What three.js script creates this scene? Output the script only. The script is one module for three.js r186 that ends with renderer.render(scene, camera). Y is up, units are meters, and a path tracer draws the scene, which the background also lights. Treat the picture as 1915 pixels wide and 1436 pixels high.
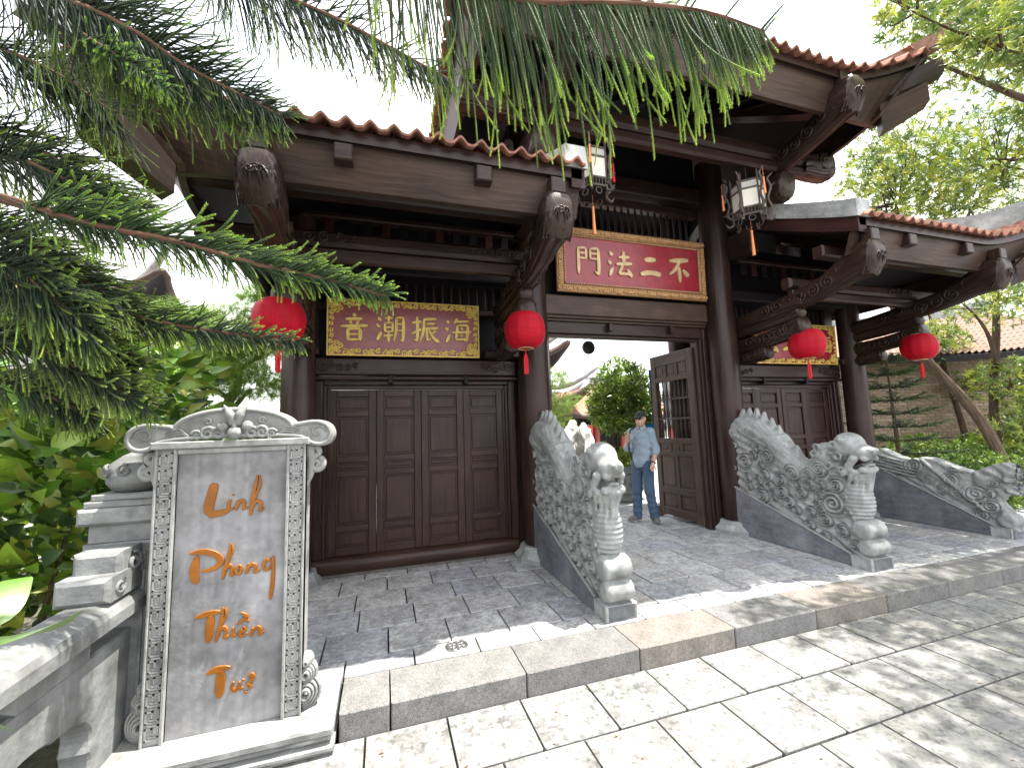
import * as THREE from 'three';
import { mergeGeometries } from 'three/addons/utils/BufferGeometryUtils.js';
import { RoundedBoxGeometry } from 'three/addons/geometries/RoundedBoxGeometry.js';

const scene = new THREE.Scene();
const camera = new THREE.PerspectiveCamera(85.66, 1024 / 767, 0.05, 400);
camera.rotation.order = 'YXZ';
camera.position.set(0, 1.55, 0);
camera.rotation.set(0.10572, -0.30165, -0.03307);

// sky: a thin bright haze, with pale blue gaps low in the east
const SKY = 1.0;
function makeSky() {
  const W = 512, H = 256, d = new Float32Array(W * H * 4);
  for (let j = 0; j < H; j++) for (let i = 0; i < W; i++) {
    const el = ((j + 0.5) / H - 0.5) * Math.PI, az = ((i + 0.5) / W) * Math.PI * 2;
    let c = 0;
    for (let o = 0, a = 0.5, f = 3; o < 4; o++, a *= 0.5, f *= 2) c += a * Math.sin(f * az + 2.1 * o + 2 * Math.sin(f * 0.7 * el + o)) * Math.cos(f * 1.3 * el + o * 1.7);
    const gap = Math.min(1, Math.max(0, (c + 0.12) * 1.9)) * Math.min(1, Math.max(0, (el - 0.05) * 3)) * (0.25 + 0.75 * Math.pow(0.5 + 0.5 * Math.cos(az - 2.75), 2));
    const k = (0.93 + 0.22 * Math.max(0, Math.sin(el))) * SKY, o = (j * W + i) * 4;
    d[o] = k * (1 - 0.78 * gap); d[o + 1] = k * (1 - 0.66 * gap); d[o + 2] = k * (1.02 - 0.5 * gap); d[o + 3] = 1;
  }
  const t = new THREE.DataTexture(d, W, H, THREE.RGBAFormat, THREE.FloatType);
  t.mapping = THREE.EquirectangularReflectionMapping; t.magFilter = THREE.LinearFilter; t.minFilter = THREE.LinearFilter; t.needsUpdate = true;
  return t;
}
scene.background = makeSky();
scene.environment = scene.background;

const sun = new THREE.DirectionalLight(0xfff8ee, 4.6);
const SUN = new THREE.Vector3(0.36, 1, 0.07).normalize();
sun.position.copy(SUN).multiplyScalar(40).add(new THREE.Vector3(3, 0, -4));
sun.target.position.set(3, 0, -4);
sun.castShadow = true;
sun.shadow.mapSize.set(4096, 4096);
Object.assign(sun.shadow.camera, { left: -22, right: 22, top: 22, bottom: -22, near: 1, far: 90 });
scene.add(sun, sun.target);

const renderer = new THREE.WebGLRenderer({ antialias: true });
renderer.toneMapping = THREE.LinearToneMapping;
renderer.toneMappingExposure = 3.2;
renderer.shadowMap.enabled = true;
renderer.shadowMap.type = THREE.PCFSoftShadowMap;

// ---------------------------------------------------------------- helpers
const V = (x, y, z) => new THREE.Vector3(x, y, z);
const rng = (a) => () => { a = (a + 0x6d2b79f5) | 0; let t = Math.imul(a ^ (a >>> 15), 1 | a); t = (t + Math.imul(t ^ (t >>> 7), 61 | t)) ^ t; return ((t ^ (t >>> 14)) >>> 0) / 4294967296; };
const clamp = (x, a = 0, b = 1) => Math.min(b, Math.max(a, x)), lerp = (a, b, t) => a + (b - a) * t;
const sstep = (a, b, x) => { const t = clamp((x - a) / (b - a)); return t * t * (3 - 2 * t); };
const used = new Map();
function numbered(n) { const k = used.get(n) ?? 0; used.set(n, k + 1); return k ? n + '_' + String(k).padStart(3, '0') : n; }
function tag(o, label, category, group, kind) { if (label) o.userData.label = label; if (category) o.userData.category = category; if (group) o.userData.group = group; if (kind) o.userData.kind = kind; return o; }
function thing(name, label, category, group, pos = [0, 0, 0]) { const o = new THREE.Group(); o.name = numbered(name); o.position.set(...pos); scene.add(o); return tag(o, label, category, group); }
function mesh(name, geo, mat, parent = scene) { const m = new THREE.Mesh(geo, mat); m.name = parent === scene ? numbered(name) : name; m.castShadow = m.receiveShadow = true; parent.add(m); return m; }
function grp(name, parent) { const o = new THREE.Group(); o.name = name; parent.add(o); return o; }
function structure(name, geo, mat, label) { const m = mesh(name, geo, mat); m.userData.kind = 'structure'; if (label) m.userData.label = label; return m; }
function copy(o, label) { const c = o.clone(); c.name = numbered(o.name.replace(/_\d\d\d$/, '')); scene.add(c); c.userData = { ...o.userData }; if (label) c.userData.label = label; return c; }

// uv in metres from the dominant face direction; grain along x unless told 'y' or 'z'
function uvBox(g, grain = 'x', off = 0) {
  if (!g.attributes.normal) g.computeVertexNormals();
  const p = g.attributes.position, n = g.attributes.normal, uv = new Float32Array(p.count * 2);
  for (let i = 0; i < p.count; i++) {
    const x = p.getX(i), y = p.getY(i), z = p.getZ(i), a = Math.abs(n.getX(i)), b = Math.abs(n.getY(i)), c = Math.abs(n.getZ(i));
    let u, v;
    if (grain === 'x') { if (a > b && a > c) { u = z; v = y; } else if (b > c) { u = x; v = z; } else { u = x; v = y; } }
    else if (grain === 'y') { if (a > b && a > c) { u = y; v = z; } else if (b > c) { u = x; v = z; } else { u = y; v = x; } }
    else { if (a > b && a > c) { u = z; v = y; } else if (b > c) { u = z; v = x; } else { u = x; v = y; } }
    uv[i * 2] = u + off; uv[i * 2 + 1] = v + off * 1.7;
  }
  g.setAttribute('uv', new THREE.BufferAttribute(uv, 2));
  return g;
}
const clean = (g) => { g = g.index ? g.toNonIndexed() : g; const r = new THREE.BufferGeometry(); for (const k of ['position', 'normal', 'uv']) if (g.attributes[k]) r.setAttribute(k, g.attributes[k]); if (!r.attributes.normal) r.computeVertexNormals(); if (!r.attributes.uv) uvBox(r); return r; };
const merge = (list) => mergeGeometries(list.flat().map(clean));
const T = (g, x = 0, y = 0, z = 0, rx = 0, ry = 0, rz = 0, s = 1) => { const m = new THREE.Matrix4().compose(V(x, y, z), new THREE.Quaternion().setFromEuler(new THREE.Euler(rx, ry, rz)), typeof s === 'number' ? V(s, s, s) : V(...s)); g.applyMatrix4(m); return g; };
let boxCount = 0;
function box(x0, x1, y0, y1, z0, z1, grain = 'x', r = 0.008) {
  const w = x1 - x0, h = y1 - y0, d = z1 - z0, m = Math.min(w, h, d);
  const g = r && m > 0.012 ? chamfer(w, h, d, Math.min(r, m * 0.3)) : new THREE.BoxGeometry(w, h, d);
  g.translate((x0 + x1) / 2, (y0 + y1) / 2, (z0 + z1) / 2);
  return uvBox(clean(g), grain, (boxCount++ % 37) * 0.271);
}
function chamfer(w, h, d, r) {                                    // a box with flat chamfers: 44 triangles
  const s = new THREE.Shape(), a = w / 2 - r, b = h / 2 - r;
  s.moveTo(-a, -b); s.lineTo(a, -b); s.lineTo(a, b); s.lineTo(-a, b); s.closePath();
  const g = new THREE.ExtrudeGeometry(s, { depth: d - 2 * r, bevelEnabled: true, bevelThickness: r, bevelSize: r, bevelSegments: 1, curveSegments: 1 });
  return g.translate(0, 0, -d / 2 + r);
}
function cyl(r0, r1, h, seg = 24, x = 0, y = 0, z = 0) { const g = new THREE.CylinderGeometry(r1, r0, h, seg, 1); g.translate(x, y + h / 2, z); return uvBox(clean(g), 'y', (boxCount++ % 31) * 0.33); }
const lathe = (pts, seg = 32) => { const g = new THREE.LatheGeometry(pts.map((p) => new THREE.Vector2(p[0], p[1])), seg); return g; };
const tube = (pts, r, seg = 24, rs = 8, closed = false) => new THREE.TubeGeometry(new THREE.CatmullRomCurve3(pts.map((p) => (p.isVector3 ? p : V(...p))), closed), seg, r, rs, closed);
// tapered tube: radius per point
function limb(pts, radii, seg = 20, rs = 8, bump) {
  const c = new THREE.CatmullRomCurve3(pts.map((p) => (p.isVector3 ? p : V(...p)))), fr = c.computeFrenetFrames(seg), pos = [], idx = [], uv = [];
  const len = c.getLength();
  for (let i = 0; i <= seg; i++) {
    const t = i / seg, P = c.getPoint(t), f = t * (radii.length - 1), k = Math.min(radii.length - 2, Math.floor(f)), r = lerp(radii[k], radii[k + 1], f - k);
    for (let j = 0; j <= rs; j++) {
      const a = (j / rs) * Math.PI * 2, rr = r * (bump ? bump(t, a) : 1);
      const N = fr.normals[i], B = fr.binormals[i];
      pos.push(P.x + rr * (Math.cos(a) * N.x + Math.sin(a) * B.x), P.y + rr * (Math.cos(a) * N.y + Math.sin(a) * B.y), P.z + rr * (Math.cos(a) * N.z + Math.sin(a) * B.z));
      uv.push(t * len, (j / rs) * r * 6);
    }
  }
  for (let i = 0; i < seg; i++) for (let j = 0; j < rs; j++) { const a = i * (rs + 1) + j, b = a + rs + 1; idx.push(a, b, a + 1, b, b + 1, a + 1); }
  for (const [row, sgn] of [[0, 1], [seg, -1]]) { const P = c.getPoint(row / seg), k = pos.length / 3; pos.push(P.x, P.y, P.z); uv.push(0, 0); for (let j = 0; j < rs; j++) { const a = row * (rs + 1) + j; sgn > 0 ? idx.push(k, a, a + 1) : idx.push(k, a + 1, a); } }
  const g = new THREE.BufferGeometry(); g.setAttribute('position', new THREE.Float32BufferAttribute(pos, 3)); g.setAttribute('uv', new THREE.Float32BufferAttribute(uv, 2)); g.setIndex(idx); g.computeVertexNormals();
  return g;
}
// surface nets: the zero surface of f (negative inside) on a grid
function nets(f, lo, hi, h) {
  const nx = Math.ceil((hi[0] - lo[0]) / h) + 1, ny = Math.ceil((hi[1] - lo[1]) / h) + 1, nz = Math.ceil((hi[2] - lo[2]) / h) + 1;
  const v = new Float32Array(nx * ny * nz), at = (i, j, k) => (k * ny + j) * nx + i;
  for (let k = 0; k < nz; k++) for (let j = 0; j < ny; j++) for (let i = 0; i < nx; i++) v[at(i, j, k)] = f(lo[0] + i * h, lo[1] + j * h, lo[2] + k * h, j, k);
  const id = new Int32Array(v.length).fill(-1), pos = [], idx = [];
  for (let k = 0; k < nz - 1; k++) for (let j = 0; j < ny - 1; j++) for (let i = 0; i < nx - 1; i++) {
    let n = 0, x = 0, y = 0, z = 0, m = 0;
    const c = []; for (let q = 0; q < 8; q++) { c.push(v[at(i + (q & 1), j + ((q >> 1) & 1), k + (q >> 2))]); if (c[q] < 0) m |= 1 << q; }
    if (m === 0 || m === 255) continue;
    for (let q = 0; q < 8; q++) for (const b of [1, 2, 4]) if (!(q & b)) {
      const r = q | b; if ((c[q] < 0) === (c[r] < 0)) continue;
      const t = c[q] / (c[q] - c[r]);
      x += (q & 1) + (b === 1 ? t : 0); y += ((q >> 1) & 1) + (b === 2 ? t : 0); z += (q >> 2) + (b === 4 ? t : 0); n++;
    }
    id[at(i, j, k)] = pos.length / 3;
    pos.push(lo[0] + (i + x / n) * h, lo[1] + (j + y / n) * h, lo[2] + (k + z / n) * h);
  }
  const quad = (a, b, c, d, flip) => { if (a < 0 || b < 0 || c < 0 || d < 0) return; flip ? idx.push(a, c, b, a, d, c) : idx.push(a, b, c, a, c, d); };
  for (let k = 1; k < nz - 1; k++) for (let j = 1; j < ny - 1; j++) for (let i = 1; i < nx - 1; i++) {
    const a = v[at(i, j, k)] < 0;
    if (a !== v[at(i + 1, j, k)] < 0) quad(id[at(i, j - 1, k - 1)], id[at(i, j, k - 1)], id[at(i, j, k)], id[at(i, j - 1, k)], !a);
    if (a !== v[at(i, j + 1, k)] < 0) quad(id[at(i - 1, j, k - 1)], id[at(i - 1, j, k)], id[at(i, j, k)], id[at(i, j, k - 1)], !a);
    if (a !== v[at(i, j, k + 1)] < 0) quad(id[at(i - 1, j - 1, k)], id[at(i, j - 1, k)], id[at(i, j, k)], id[at(i - 1, j, k)], !a);
  }
  const g = new THREE.BufferGeometry(); g.setAttribute('position', new THREE.Float32BufferAttribute(pos, 3)); g.setIndex(idx); g.computeVertexNormals();
  return uvBox(g, 'x');
}
const smin = (a, b, k) => { const h = Math.max(k - Math.abs(a - b), 0) / k; return Math.min(a, b) - h * h * k * 0.25; };
const capsule = (x, y, z, a, b, ra, rb) => { const dx = b[0] - a[0], dy = b[1] - a[1], dz = b[2] - a[2], t = clamp(((x - a[0]) * dx + (y - a[1]) * dy + (z - a[2]) * dz) / (dx * dx + dy * dy + dz * dz || 1)); return Math.hypot(x - a[0] - t * dx, y - a[1] - t * dy, z - a[2] - t * dz) - ra - (rb - ra) * t; };
const ellip = (x, y, z, c, r) => { const a = (x - c[0]) / r[0], b = (y - c[1]) / r[1], d = (z - c[2]) / r[2], k = Math.hypot(a, b, d); return (k - 1) * Math.min(r[0], r[1], r[2]); };
function polySdf(x, y, P) {
  let d = 1e9, s = 1;
  for (let i = 0, j = P.length - 1; i < P.length; j = i++) {
    const ex = P[j][0] - P[i][0], ey = P[j][1] - P[i][1], wx = x - P[i][0], wy = y - P[i][1], t = clamp((wx * ex + wy * ey) / (ex * ex + ey * ey || 1));
    d = Math.min(d, (wx - ex * t) ** 2 + (wy - ey * t) ** 2);
    const a = y >= P[i][1], b = y < P[j][1], c = ex * wy > ey * wx;
    if ((a && b && c) || (!a && !b && !c)) s = -s;
  }
  return s * Math.sqrt(d);
}
// a brush stroke [[x, y, width], ...] as a raised shape
function brush(pts, depth, bevel = depth * 0.45) {
  const c = new THREE.CatmullRomCurve3(pts.map((p) => V(p[0], p[1], p[2])), false, 'centripetal'), n = Math.max(6, (pts.length - 1) * 6), L = [], Rr = [];
  for (let i = 0; i <= n; i++) {
    const p = c.getPoint(i / n), q = c.getTangent(i / n); let tx = q.x, ty = q.y; const l = Math.hypot(tx, ty) || 1; tx /= l; ty /= l;
    const end = Math.min(1, 0.55 + Math.min(i, n - i) * 0.25), w = (Math.max(p.z, 1e-4) / 2) * end;
    L.push([p.x - ty * w, p.y + tx * w]); Rr.push([p.x + ty * w, p.y - tx * w]);
  }
  const s = new THREE.Shape(); [...L, ...Rr.reverse()].forEach((p, i) => (i ? s.lineTo(p[0], p[1]) : s.moveTo(p[0], p[1])));
  return new THREE.ExtrudeGeometry(s, { depth, bevelEnabled: true, bevelThickness: bevel, bevelSize: bevel * 0.6, bevelOffset: -bevel * 0.6, bevelSegments: 1, curveSegments: 1 });
}
function spiral(cx, cy, r, turns, dir = 1, start = 0, n = 26) { const o = []; for (let i = 0; i <= n; i++) { const t = i / n, a = start + dir * t * turns * 6.283, q = r * (1 - t * 0.86); o.push([cx + q * Math.cos(a), cy + q * Math.sin(a)]); } return o; }
function instances(name, geo, mat, list, parent, colours) {         // list of Matrix4
  const m = new THREE.InstancedMesh(geo, mat, list.length); m.name = name; m.castShadow = m.receiveShadow = true;
  list.forEach((x, i) => m.setMatrixAt(i, x)); if (colours) colours.forEach((c, i) => m.setColorAt(i, c));
  parent.add(m); m.userData.kind = 'stuff'; return m;
}
const M4 = (p, q, s) => new THREE.Matrix4().compose(p, q, typeof s === 'number' ? V(s, s, s) : s);

// ---------------------------------------------------------------- textures
function lattice(seed, per) { const r = rng(seed), a = new Float32Array(per * per); for (let i = 0; i < a.length; i++) a[i] = r(); return a; }
function noiseP(seed, per) { const a = lattice(seed, per); return (u, v) => { const x = u * per, y = v * per, i = Math.floor(x), j = Math.floor(y), fx = x - i, fy = y - j, sx = fx * fx * (3 - 2 * fx), sy = fy * fy * (3 - 2 * fy), w = (p, q) => a[(((q % per) + per) % per) * per + (((p % per) + per) % per)]; return lerp(lerp(w(i, j), w(i + 1, j), sx), lerp(w(i, j + 1), w(i + 1, j + 1), sx), sy); }; }
function fbm(seed, per, oct) { const L = []; for (let o = 0; o < oct; o++) L.push(noiseP(seed + o * 17, per << o)); return (u, v) => { let s = 0, a = 0.5, t = 0; for (const f of L) { s += a * f(u, v); t += a; a *= 0.5; } return s / t; }; }
function tex(n, fn, srgb, rx = 1, ry = rx) {
  const d = new Uint8Array(n * n * 4);
  for (let j = 0; j < n; j++) for (let i = 0; i < n; i++) { const c = fn((i + 0.5) / n, (j + 0.5) / n), o = (j * n + i) * 4; if (typeof c === 'number') d[o] = d[o + 1] = d[o + 2] = clamp(c) * 255; else { d[o] = clamp(c[0]) * 255; d[o + 1] = clamp(c[1]) * 255; d[o + 2] = clamp(c[2]) * 255; } d[o + 3] = 255; }
  const t = new THREE.DataTexture(d, n, n); t.wrapS = t.wrapT = THREE.RepeatWrapping; t.magFilter = THREE.LinearFilter; t.minFilter = THREE.LinearMipmapLinearFilter; t.generateMipmaps = true;
  if (srgb) t.colorSpace = THREE.SRGBColorSpace; t.repeat.set(rx, ry); t.needsUpdate = true; return t;
}
const nA = fbm(11, 4, 6), nB = fbm(71, 8, 5), nC = fbm(131, 32, 4), nD = fbm(211, 3, 4), nE = fbm(307, 64, 3);
const grain = (u, v) => { const w = nA(u, v) * 0.05; const f = fG(u, v + w); return f; };
const gA = noiseP(5, 128), gB = noiseP(6, 64), gC = noiseP(8, 4);
const fG = (u, v) => { const a = lattG(u, v, 3, 96, gGrain1), b = lattG(u, v, 6, 220, gGrain2); return a * 0.6 + b * 0.4; };
const gGrain1 = lattice(21, 256), gGrain2 = lattice(22, 256);
function lattG(u, v, pu, pv, a) { const x = u * pu, y = v * pv, i = Math.floor(x), j = Math.floor(y), fx = x - i, fy = y - j, sx = fx * fx * (3 - 2 * fx), w = (p, q) => a[(((q % pv) + pv) % pv) * 16 % 65536 + (((p % pu) + pu) % pu)]; return lerp(lerp(w(i, j), w(i + 1, j), sx), lerp(w(i, j + 1), w(i + 1, j + 1), sx), fy); }
const grey = (k, r = 1, g = 1, b = 1) => [k * r, k * g, k * b];
const TX = {
  wood: tex(512, (u, v) => { const g = grain(u, v), k = 0.78 + 0.34 * (g - 0.5) + 0.36 * (nD(u, v) - 0.5); return grey(k, 1, 0.97, 0.95); }, true),
  woodBump: tex(512, (u, v) => grain(u, v)),
  slate: tex(512, (u, v) => { const k = 0.72 + 0.34 * (nA(u, v) - 0.5) + 0.3 * (nC(u, v) - 0.5) + 0.26 * (nE(u, v) - 0.5); return grey(k); }, true, 0.9),
  paleStone: tex(512, (u, v) => { const k = 0.86 + 0.16 * (nA(u, v) - 0.5) + 0.22 * (nE(u, v) - 0.5) - 0.16 * sstep(0.56, 0.72, nC(u, v)) - 0.12 * sstep(0.5, 0.7, nB(v, u)); return grey(k, 1, 0.995, 0.98); }, true, 1.1),
  slateBump: tex(512, (u, v) => 0.5 * nB(u, v) + 0.3 * nC(u, v) + 0.2 * Math.abs(nA(v, u) - 0.5) * 2, false, 0.9),
  granite: tex(512, (u, v) => { const s = nE(u, v), t = nE(v + 0.31, u + 0.17); const k = 0.78 + 0.45 * (s - 0.5) + 0.25 * (nA(u, v) - 0.5) - (t > 0.7 ? 0.15 : 0); return grey(k, 1, 0.99, 0.97); }, true, 3),
  carve: tex(512, (u, v) => { const k = 0.76 + 0.34 * (nB(u, v) - 0.5) + 0.12 * (nC(u, v) - 0.5) - 0.14 * sstep(0.55, 0.75, nA(u, v)); return grey(k, 0.99, 1, 0.99); }, true, 1.2),
  carveBump: tex(512, (u, v) => nC(u, v) * 0.6 + nE(u, v) * 0.4, false, 1.2),
  cloudy: tex(512, (u, v) => { const k = 0.76 + 0.5 * (nA(u, v) - 0.5) + 0.16 * (nC(u, v) - 0.5) + 0.1 * (lattG(u, v, 3, 60, gGrain1) - 0.5); return grey(k); }, true, 1.0),
  terra: tex(256, (u, v) => { const k = 0.78 + 0.4 * (nB(u, v) - 0.5) + 0.25 * (nE(u, v) - 0.5), m = sstep(0.55, 0.75, nA(u, v)) * 0.3; return [k * (1 - m * 0.6), k * (1 - m * 0.3), k * (1 - m * 0.25)]; }, true, 3),
  bark: tex(256, (u, v) => { const k = 0.7 + 0.7 * (fG(u, v) - 0.5) + 0.3 * (nB(u, v) - 0.5); return grey(k, 1, 0.95, 0.88); }, true, 2),
  barkBump: tex(256, (u, v) => fG(u, v), false, 2),
  cloth: tex(256, (u, v) => { const a = Math.sin(u * 6.283 * 64) * 0.06, b = Math.sin(v * 6.283 * 64) * 0.06; return grey(0.86 + a + b + 0.2 * (nB(u, v) - 0.5)); }, true, 6),
  silk: tex(512, (u, v) => { const s = Math.abs(((u * 8) % 1) - 0.5) * 2; return grey(0.8 + 0.2 * sstep(0.93, 0.99, s) - 0.1 * sstep(0.86, 0.93, s) * (1 - sstep(0.93, 0.99, s)) + 0.22 * (nC(u * 0.5, v * 3) - 0.5) + 0.25 * (nD(u, v) - 0.5)); }, true, 1),
  fleck: tex(256, (u, v) => grey(0.84 + 0.3 * (nB(u, v) - 0.5)), true, 2),
};
// ---------------------------------------------------------------- materials
const std = (o) => new THREE.MeshStandardMaterial({ roughness: 0.8, ...o });
const phys = (o) => new THREE.MeshPhysicalMaterial({ roughness: 0.8, ...o });
const C = (r, g, b) => new THREE.Color().setRGB(r, g, b);
const wood = (r, g, b, rough = 0.42) => phys({ specularIntensity: 0.55, color: C(r, g, b), map: TX.wood, bumpMap: TX.woodBump, bumpScale: 0.0015, roughness: rough });
const M = {
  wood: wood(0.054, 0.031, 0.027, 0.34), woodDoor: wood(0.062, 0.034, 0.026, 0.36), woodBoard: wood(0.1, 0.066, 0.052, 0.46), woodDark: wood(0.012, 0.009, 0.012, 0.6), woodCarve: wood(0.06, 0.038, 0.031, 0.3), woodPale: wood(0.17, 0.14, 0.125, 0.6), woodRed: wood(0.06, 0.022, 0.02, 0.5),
  slate: [[0.64, 0.64, 0.64], [0.59, 0.59, 0.6], [0.67, 0.67, 0.67], [0.54, 0.54, 0.59], [0.53, 0.56, 0.58], [0.6, 0.58, 0.55]].map((c) => std({ color: C(...c), map: TX.slate, bumpMap: TX.slateBump, bumpScale: 0.007, roughness: 0.72 })),
  pale: [[0.28, 0.283, 0.286], [0.25, 0.253, 0.255], [0.295, 0.292, 0.287], [0.24, 0.243, 0.245]].map((c) => std({ color: C(...c), map: TX.paleStone, bumpMap: TX.slateBump, bumpScale: 0.004, roughness: 0.8 })),
  grout: std({ color: C(0.09, 0.085, 0.075), map: TX.granite, roughness: 1 }),
  granite: [[0.26, 0.262, 0.265], [0.235, 0.238, 0.242], [0.275, 0.252, 0.236], [0.24, 0.244, 0.255]].map((c) => std({ color: C(...c), map: TX.granite, bumpMap: TX.slateBump, bumpScale: 0.003, roughness: 0.8 })),
  carve: std({ color: C(0.5, 0.51, 0.515), map: TX.carve, bumpMap: TX.carveBump, bumpScale: 0.0022, roughness: 0.7 }),
  carveDark: std({ color: C(0.24, 0.26, 0.29), map: TX.cloudy, bumpMap: TX.carveBump, bumpScale: 0.002, roughness: 0.5 }),
  rail: std({ color: C(0.34, 0.345, 0.35), map: TX.carve, bumpMap: TX.carveBump, bumpScale: 0.003, roughness: 0.65 }),
  stele: std({ color: C(0.5, 0.5, 0.5), map: TX.carve, bumpMap: TX.carveBump, bumpScale: 0.002, roughness: 0.7 }),
  panel: std({ color: C(0.4, 0.4, 0.41), map: TX.cloudy, bumpMap: TX.carveBump, bumpScale: 0.0015, roughness: 0.6 }),
  gold: phys({ color: C(1.0, 0.72, 0.17), metalness: 0.1, roughness: 0.35, map: TX.fleck }),
  goldOld: phys({ color: C(0.5, 0.27, 0.11), metalness: 0.25, roughness: 0.45, map: TX.fleck }),
  goldMid: phys({ color: C(0.72, 0.42, 0.18), metalness: 0.25, roughness: 0.4, map: TX.fleck }),
  goldPale: phys({ color: C(0.85, 0.62, 0.33), metalness: 0.2, roughness: 0.4, map: TX.fleck }),
  redBoard: phys({ color: C(0.38, 0.075, 0.075), roughness: 0.35, clearcoat: 0.4, clearcoatRoughness: 0.3, map: TX.fleck }),
  redBright: phys({ color: C(0.42, 0.022, 0.04), roughness: 0.35, clearcoat: 0.4, clearcoatRoughness: 0.3, map: TX.fleck }),
  lantern: phys({ color: C(0.9, 0.006, 0.035), roughness: 0.6, transmission: 0.4, thickness: 0, map: TX.silk, specularIntensity: 0.35 }),
  redCord: std({ color: C(0.6, 0.01, 0.02), roughness: 0.7 }), orangeCord: std({ color: C(0.75, 0.28, 0.1), roughness: 0.7 }),
  terra: std({ color: C(0.52, 0.24, 0.17), map: TX.terra, roughness: 0.85 }), terraDull: std({ color: C(0.38, 0.2, 0.15), map: TX.terra, roughness: 0.9 }),
  ridge: std({ color: C(0.5, 0.52, 0.52), map: TX.cloudy, roughness: 0.85 }),
  paint: std({ color: C(0.38, 0.125, 0.004), roughness: 0.45, map: TX.fleck }),
  bark: std({ color: C(0.16, 0.12, 0.09), map: TX.bark, bumpMap: TX.barkBump, bumpScale: 0.01, roughness: 0.95 }),
  barkRed: std({ color: C(0.2, 0.11, 0.08), map: TX.bark, bumpMap: TX.barkBump, bumpScale: 0.004, roughness: 0.95 }),
  metal: std({ color: C(0.3, 0.3, 0.3), metalness: 0.9, roughness: 0.4 }), dark: std({ color: C(0.02, 0.02, 0.022), roughness: 0.6 }), white: std({ color: C(0.72, 0.7, 0.66), roughness: 0.7, map: TX.fleck }),
};
const leafMat = (r, g, b, t = 0.35, o = {}) => phys({ color: C(r, g, b), roughness: 0.55, transmission: t, thickness: 0, side: THREE.DoubleSide, ...o });
// ---------------------------------------------------------------- ground and paving
structure('ground', uvBox(clean(new THREE.PlaneGeometry(500, 500).rotateX(-Math.PI / 2).translate(0, -0.42, 0))), std({ color: C(0.16, 0.15, 0.1), map: TX.slate, roughness: 1 }));
function slab(x0, x1, z0, z1, y0, y1, name, mat) { return structure(name, box(x0, x1, y0, y1, z0, z1, 'x', 0), mat); }
function tileGeo(w, d, k) { const r = rng(k + 400), g = clean(chamfer(w - 0.013, 0.035, d - 0.013, 0.005)), p = g.attributes.position; g.translate(0, -0.0175, 0); const a = (r() - 0.5) * 0.004, b = (r() - 0.5) * 0.004; for (let i = 0; i < p.count; i++) p.setY(i, p.getY(i) + a * p.getX(i) / w + b * p.getZ(i) / d); return uvBox(clean(g), r() < 0.5 ? 'x' : 'z', r() * 5); }
function tiles(base, name, w, rows, x0, x1, y, mats, offs, seed, skip) {
  const r = rng(seed), cache = {};
  rows.forEach(([za, zb], row) => {
    const d = za - zb, key = d.toFixed(3); cache[key] ??= [0, 1, 2, 3, 4, 5].map((k) => tileGeo(w, d, k + row * 7));
    for (let x = offs[row % offs.length] - Math.ceil((offs[row % offs.length] - x0) / w) * w + w / 2; x < x1; x += w) {
      if (skip && skip(x, (za + zb) / 2)) continue;
      const m = mesh(name, cache[key][Math.floor(r() * 6)], mats[Math.floor(r() * r() * 1.2 * mats.length) % mats.length], base); m.position.set(x, y + (r() - 0.5) * 0.003, (za + zb) / 2);
    }
  });
}
// lower path in front of the step
const path = slab(-30, 60, -2.66, 30, -0.4, -0.172, 'lower_path', M.grout); path.userData.label = 'pale square stone paving in front of the step';
tiles(path, 'paving_stone', 0.455, [[-2.232, -2.668], [-1.796, -2.232], [-1.36, -1.796], [-0.924, -1.36], [-0.488, -0.924]], -0.24, 9, -0.14, M.pale, [0.81, 0.58], 5);
structure('outer_path', box(9.35, 60, -0.17, -0.14, -2.655, 30, 'x', 0), M.pale[0]); 
structure('outer_path', box(-0.3, 9.35, -0.17, -0.14, -0.45, 30, 'x', 0), M.pale[1]);
// raised platform of the gate
const plat = slab(-1.6, 11.4, -6.9, -3.03, -0.4, -0.032, 'gate_platform', M.grout); plat.userData.label = 'grey stone platform that the gate stands on';
tiles(plat, 'paving_stone', 0.45, [[-3.03, -3.25], [-3.25, -3.66], [-3.66, -4.075], [-4.075, -4.48], [-4.48, -4.885], [-4.885, -5.29], [-5.29, -5.7], [-5.7, -6.1], [-6.1, -6.5], [-6.5, -6.9]].map((a) => a), -0.75, 11.4, 0, M.slate, [0.2, -0.42, -0.2], 9, (x, z) => z < -5.3 && (x < 1.5 || x > 5.2));
// step of long coping stones
const step = slab(-0.25, 11.4, -3.028, -2.69, -0.4, -0.2, 'stone_step', M.grout); step.userData.label = 'long low step of pale granite blocks';
{ const r = rng(77), gs = [0, 1, 2, 3, 4].map((k) => uvBox(clean(chamfer(0.822, 0.2, 0.358, 0.007)), 'x', k * 0.9)); let first = clean(chamfer(0.27, 0.2, 0.358, 0.007)); uvBox(first, 'x', 0.3);
  const f = mesh('coping_stone', first, M.granite[0], step); f.position.set(-0.105, -0.1, -2.848);
  for (let i = 0; i < 13; i++) { const m = mesh('coping_stone', gs[i % 5], M.granite[[0, 1, 2, 3, 2, 1, 0, 3, 1, 0, 1, 3, 1][i]], step); m.position.set(0.45 + i * 0.83, -0.1, -2.848); } }
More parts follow.
